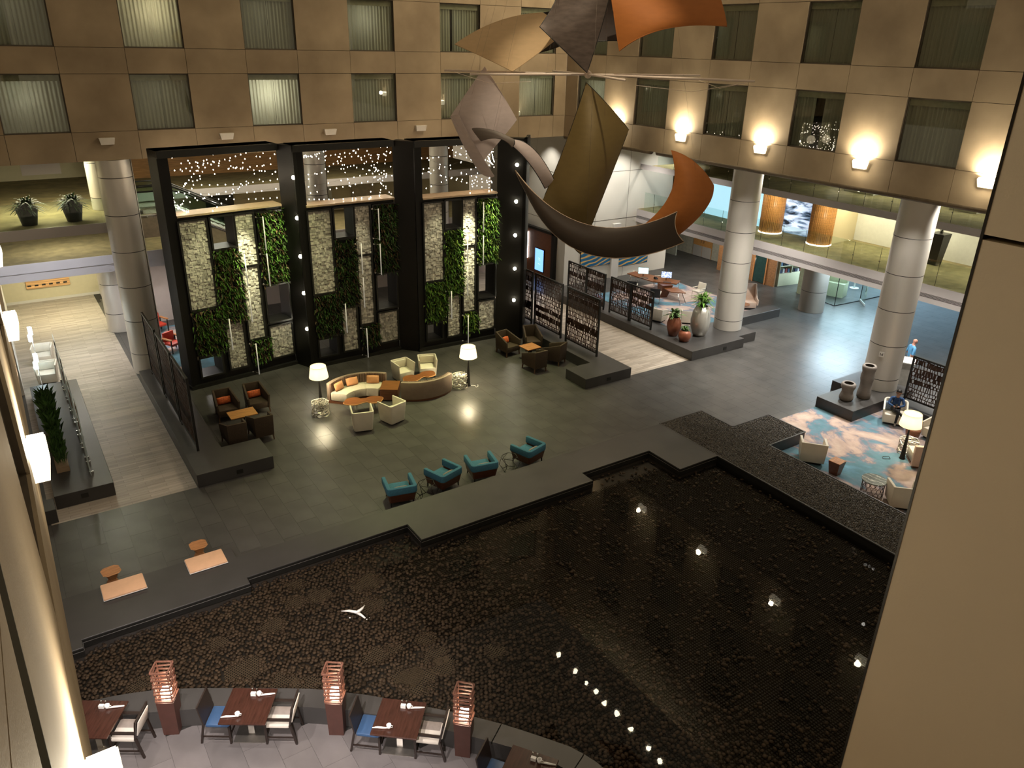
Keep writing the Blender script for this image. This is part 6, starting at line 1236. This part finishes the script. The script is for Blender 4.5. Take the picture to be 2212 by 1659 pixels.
for k, (px, py) in enumerate(((66, 720), (78, 778))):
    y = 36.3-2.3*k; q = atY(px, py, y); t = thing('glass_lantern', ['tall glowing glass block lamp, further along the wall', 'tall glowing glass block lamp, nearer along the wall'][k], 'lamp', (q.x, y, 0), .4, 'glass block lamps'); obj('stem', MB().lathe([(.12, 0), (.12, .02), (.015, .03), (.015, q.z-.2)], seg=12), M_chrome, t)
    for j, (dx, dz, h) in enumerate(((0, .1, .35), (-.06, -.2, .3))): obj('glass_block', MB().box(dx-.06, dx+.06, -.06, .06, q.z+dz-h/2, q.z+dz+h/2), emitmat('glass_glow', (.72, .95, 1), 5), t)
    point('glass_lamp_light', (0, 0, q.z), 18, (.7, .9, 1), .1, t)
q = atZ(75, 892, PZ); o = obj('cable_coil', MB().tube([(.12*math.cos(a), .12*math.sin(a), .015+.004*a) for a in np.linspace(0, 16, 40)], .012, 5), M_black); o.location = (max(q.x, -.1), q.y, PZ); tag(o, 'coil of black cable left on the dark plinth', 'cable')
M_red = mat('red_vinyl', (.45, .04, .02), .5)
def red_chair(label, x, y, rz):
    t = thing('armchair', label, 'chair', (x, y, 0), rz, 'red armchairs'); obj('seat', lambda: MB().box(-.28, .28, -.28, .26, .32, .44), M_red, t, bevel=.03, key='rds'); obj('back', lambda: MB().box(-.28, .28, .24, .34, .42, .86), M_red, t, bevel=.03, key='rdb')
    for a in (-.33, .33):
        obj('armrest', lambda: MB().box(-.06, .06, -.32, .3, .62, .66), M_teak, t, key='rda').location = (a, 0, 0)
        for b in (-.28, .28): obj('leg', lambda: MB().box(-.02, .02, -.02, .02, 0, .62), M_black, t, key='rdl').location = (a, b, 0)
red_chair('red armchair with timber arms behind the nearest screens', 5.45, 35.3, .5); red_chair('red armchair with timber arms further back', 5.35, 38.2, .4)

# ================================================================ PEOPLE
def figure(name, label, loc, rz, nodes, edges, cloth, mats, fingers):
    """nodes: name -> (point, radius); one skinned surface; cloth maps an edge to a material slot"""
    keys = list(nodes); me = bpy.data.meshes.new(name); me.from_pydata([nodes[k][0] for k in keys], [(keys.index(a), keys.index(b)) for a, b in edges], [])
    tmp = bpy.data.objects.new('tmp', me); COL.objects.link(tmp); sk = tmp.modifiers.new('s', 'SKIN'); sk.use_smooth_shade = True
    for i, k in enumerate(keys): me.skin_vertices[0].data[i].radius = (nodes[k][1], nodes[k][1]) if not isinstance(nodes[k][1], tuple) else nodes[k][1]; me.skin_vertices[0].data[i].use_root = (k == 'pelvis')
    ss = tmp.modifiers.new('u', 'SUBSURF'); ss.levels = ss.render_levels = 2
    bpy.context.view_layer.update(); dg = bpy.context.evaluated_depsgraph_get(); body = bpy.data.meshes.new_from_object(tmp.evaluated_get(dg)); bpy.data.objects.remove(tmp); body.materials.clear()
    bm = bmesh.new(); bm.from_mesh(body); seg = [(Vector(nodes[a][0]), Vector(nodes[b][0]), c) for (a, b), c in zip(edges, cloth)]
    for f in bm.faces:
        p = f.calc_center_median(); best = 9; mi = 0
        for a, b, c in seg:
            d = b-a; t = max(0, min(1, (p-a).dot(d)/d.length_squared)); q = (p-(a+d*t)).length
            if q < best-1e-6: best, mi = q, c
        f.material_index = mi; f.smooth = True
    n0 = len(bm.verts); fm = MB()
    for ch, r in fingers: fm.tube(ch, r, 5)
    vs = [bm.verts.new(v) for v in fm.v]
    for f in fm.f:
        try: g = bm.faces.new([vs[i] for i in f]); g.smooth = True; g.material_index = 0
        except ValueError: pass
    bm.to_mesh(body); bm.free(); o = obj(name, body, mats, None); o.location = loc; o.rotation_euler = (0, 0, rz); return tag(o, label, 'person')
M_skin = mat('skin_tan', (.46, .25, .16), .55, var=.06); M_skin2 = mat('skin_pink', (.62, .30, .22), .55, var=.05); M_hair = mat('hair_black', (.012, .010, .009), .5)
M_plaid = mat('navy_check', (.012, .03, .10), .85, color2=(.03, .10, .26), scale=9, stretch=(1, 1, 2)); M_trou = mat('black_trousers', (.012, .012, .015), .85); M_shoe = mat('grey_shoe', (.25, .23, .21), .7); M_tee = mat('blue_tee', (.10, .32, .60), .85, var=.1); M_khaki = mat('pale_trousers', (.46, .43, .37), .85); M_bshoe = mat('black_shoe', (.015, .015, .015), .5)
def hand(c, d, up, s=1.0, spread=.012):
    d = Vector(d).normalized(); u = Vector(up).normalized(); n = d.cross(u).normalized(); out = []
    for k, l in enumerate((.070, .080, .075, .060)):
        b = Vector(c)+n*(k-1.5)*.018; out.append(([b, b+d*l*.5*s, b+d*l*.8*s-u*.02, b+d*l*.7*s-u*.045], [.009, .0085, .008, .007]))
    b = Vector(c)-d*.03+n*.03; out.append(([b, b+n*.025+d*.02, b+n*.02+d*.055], [.010, .0095, .008])); return out
nd = {'pelvis': ((0, .10, .53), .13), 'waist': ((0, .14, .68), .125), 'chest': ((0, .15, .86), .145), 'neck0': ((0, .12, 1.01), .06), 'neck1': ((0, .09, 1.07), .052), 'head0': ((0, .05, 1.14), .078), 'head1': ((0, .03, 1.22), .095), 'head2': ((0, .04, 1.29), .075), 'nose': ((0, -.075, 1.185), .014),
      'hl': ((.10, .06, .52), .095), 'kl': ((.11, -.37, .53), .062), 'al': ((.08, -.40, .12), .042), 'fl': ((.08, -.52, .05), .036), 'hr': ((-.10, .06, .54), .095), 'kr': ((.00, -.36, .66), .062), 'ar': ((.27, -.36, .44), .042), 'fr': ((.35, -.45, .38), .036),
      'sl': ((.19, .14, .95), .065), 'el': ((.27, -.02, .74), .050), 'wl': ((.09, -.20, .73), .034), 'pl': ((.05, -.235, .745), .030), 'sr': ((-.19, .14, .95), .065), 'er': ((-.27, -.02, .74), .050), 'wr': ((-.09, -.20, .73), .034), 'pr': ((-.05, -.235, .745), .030)}
ed = [('pelvis', 'waist'), ('waist', 'chest'), ('chest', 'neck0'), ('neck0', 'neck1'), ('neck1', 'head0'), ('head0', 'head1'), ('head1', 'head2'), ('head0', 'nose'), ('pelvis', 'hl'), ('hl', 'kl'), ('kl', 'al'), ('al', 'fl'), ('pelvis', 'hr'), ('hr', 'kr'), ('kr', 'ar'), ('ar', 'fr'), ('chest', 'sl'), ('sl', 'el'), ('el', 'wl'), ('wl', 'pl'), ('chest', 'sr'), ('sr', 'er'), ('er', 'wr'), ('wr', 'pr')]
cl = [2, 1, 1, 0, 0, 0, 0, 0, 2, 2, 2, 3, 2, 2, 2, 3, 1, 1, 1, 0, 1, 1, 1, 0]
fg = hand((.04, -.255, .755), (-.7, -.5, .1), (0, 0, 1))+hand((-.04, -.255, .755), (.7, -.5, .1), (0, 0, 1))
P1 = figure('person', 'person in navy checked shirt seated in cream chair looking at a phone', (PCX, PCY, 0), PCR, nd, ed, cl, [M_skin, M_plaid, M_trou, M_shoe], fg)
obj('hair', MB().ball((0, .055, 1.255), .103, .105, .088, 14, 8).ball((0, .09, 1.2), .09, .07, .08, 12, 6), M_hair, P1); obj('glasses', MB().tube([(-.085, .0, 1.20), (-.07, -.065, 1.20), (.07, -.065, 1.20), (.085, .0, 1.20)], .006, 4), M_black, P1)
for s in (-1, 1): obj('ear', MB().ball((s*.092, .04, 1.2), .014, .025, .034, 8, 5), M_skin, P1); obj('eye', MB().ball((s*.035, -.058, 1.205), .011, .008, .008, 6, 4), M_hair, P1)
obj('mouth', MB().box(-.022, .022, -.062, -.05, 1.135, 1.142), mat('lip', (.35, .12, .09), .5), P1)
o = obj('phone', MB().box(-.038, .038, -.006, .006, -.075, .075), M_black, bevel=.004, seg=1); d = rot((0, -.285), PCR); o.location = (PCX+d.x, PCY+d.y, .80); o.rotation_euler = (-.7, 0, PCR); tag(o, 'black phone held by the seated person', 'phone')
nd = {'pelvis': ((0, 0, .94), .135), 'waist': ((0, -.02, 1.12), .14), 'chest': ((0, .0, 1.32), .15), 'neck0': ((0, .0, 1.48), .065), 'neck1': ((0, -.02, 1.54), .058), 'head0': ((0, -.05, 1.61), .08), 'head1': ((0, -.05, 1.69), .098), 'head2': ((0, -.03, 1.75), .07), 'nose': ((0, -.16, 1.655), .016),
      'hl': ((.10, 0, .90), .10), 'kl': ((.11, -.14, .50), .066), 'al': ((.11, -.16, .10), .048), 'fl': ((.12, -.30, .045), .04), 'hr': ((-.10, 0, .90), .10), 'kr': ((-.11, .06, .50), .066), 'ar': ((-.11, .26, .14), .048), 'fr': ((-.12, .14, .045), .04),
      'sl': ((.21, .0, 1.41), .07), 'el': ((.27, .06, 1.13), .05), 'wl': ((.25, -.10, .92), .036), 'pl': ((.25, -.14, .86), .032), 'sr': ((-.21, .0, 1.41), .07), 'er': ((-.28, .08, 1.13), .05), 'wr': ((-.26, -.02, .90), .036), 'pr': ((-.26, -.04, .83), .032)}
cl = [1, 1, 1, 0, 0, 0, 0, 0, 2, 2, 2, 3, 2, 2, 2, 3, 1, 1, 0, 0, 1, 1, 0, 0]
fg = hand((.25, -.16, .84), (0, -.3, -1), (1, 0, 0))+hand((-.26, -.05, .80), (0, -.2, -1), (-1, 0, 0))
q = atZ(1956, 814)
P2 = figure('person', 'bald person in bright blue tee shirt walking behind the column', (q.x, q.y, 0), .976, nd, ed, cl, [M_skin2, M_tee, M_khaki, M_bshoe], fg)
obj('beard', MB().ball((0, -.09, 1.60), .07, .055, .05, 10, 6), mat('beard_grey', (.35, .30, .27), .8), P2)
for s in (-1, 1): obj('ear', MB().ball((s*.095, -.03, 1.67), .014, .025, .034, 8, 5), M_skin2, P2); obj('eye', MB().ball((s*.036, -.145, 1.685), .011, .008, .008, 6, 4), M_hair, P2)

# ================================================================ LAST TOUCHES
o = obj('window_sash', MB().bar(atD(-14, 1190, 1.15), atD(112, 1700, .78), .008, .014), mat('sash_dark', (.09, .09, .075), .5)); tag(o, 'dark edge of an open window sash close to the viewer', 'window sash')
# furniture standing on a carpet stands on its pile
CB = [(20.75, 29.2, 7.5, 16.46), (27.2, 33.4, 25.4, 32.6), (4.9, 8.2, 32.6, 38.9)]
for o in list(COL.objects):
    if o.parent is None and o.get('category') in ('chair', 'table', 'lamp', 'sofa', 'desk', 'stool', 'person') and abs(o.location.z) < .005 and any(a < o.location.x < b and c < o.location.y < d for a, b, c, d in CB): o.location.z = .0125
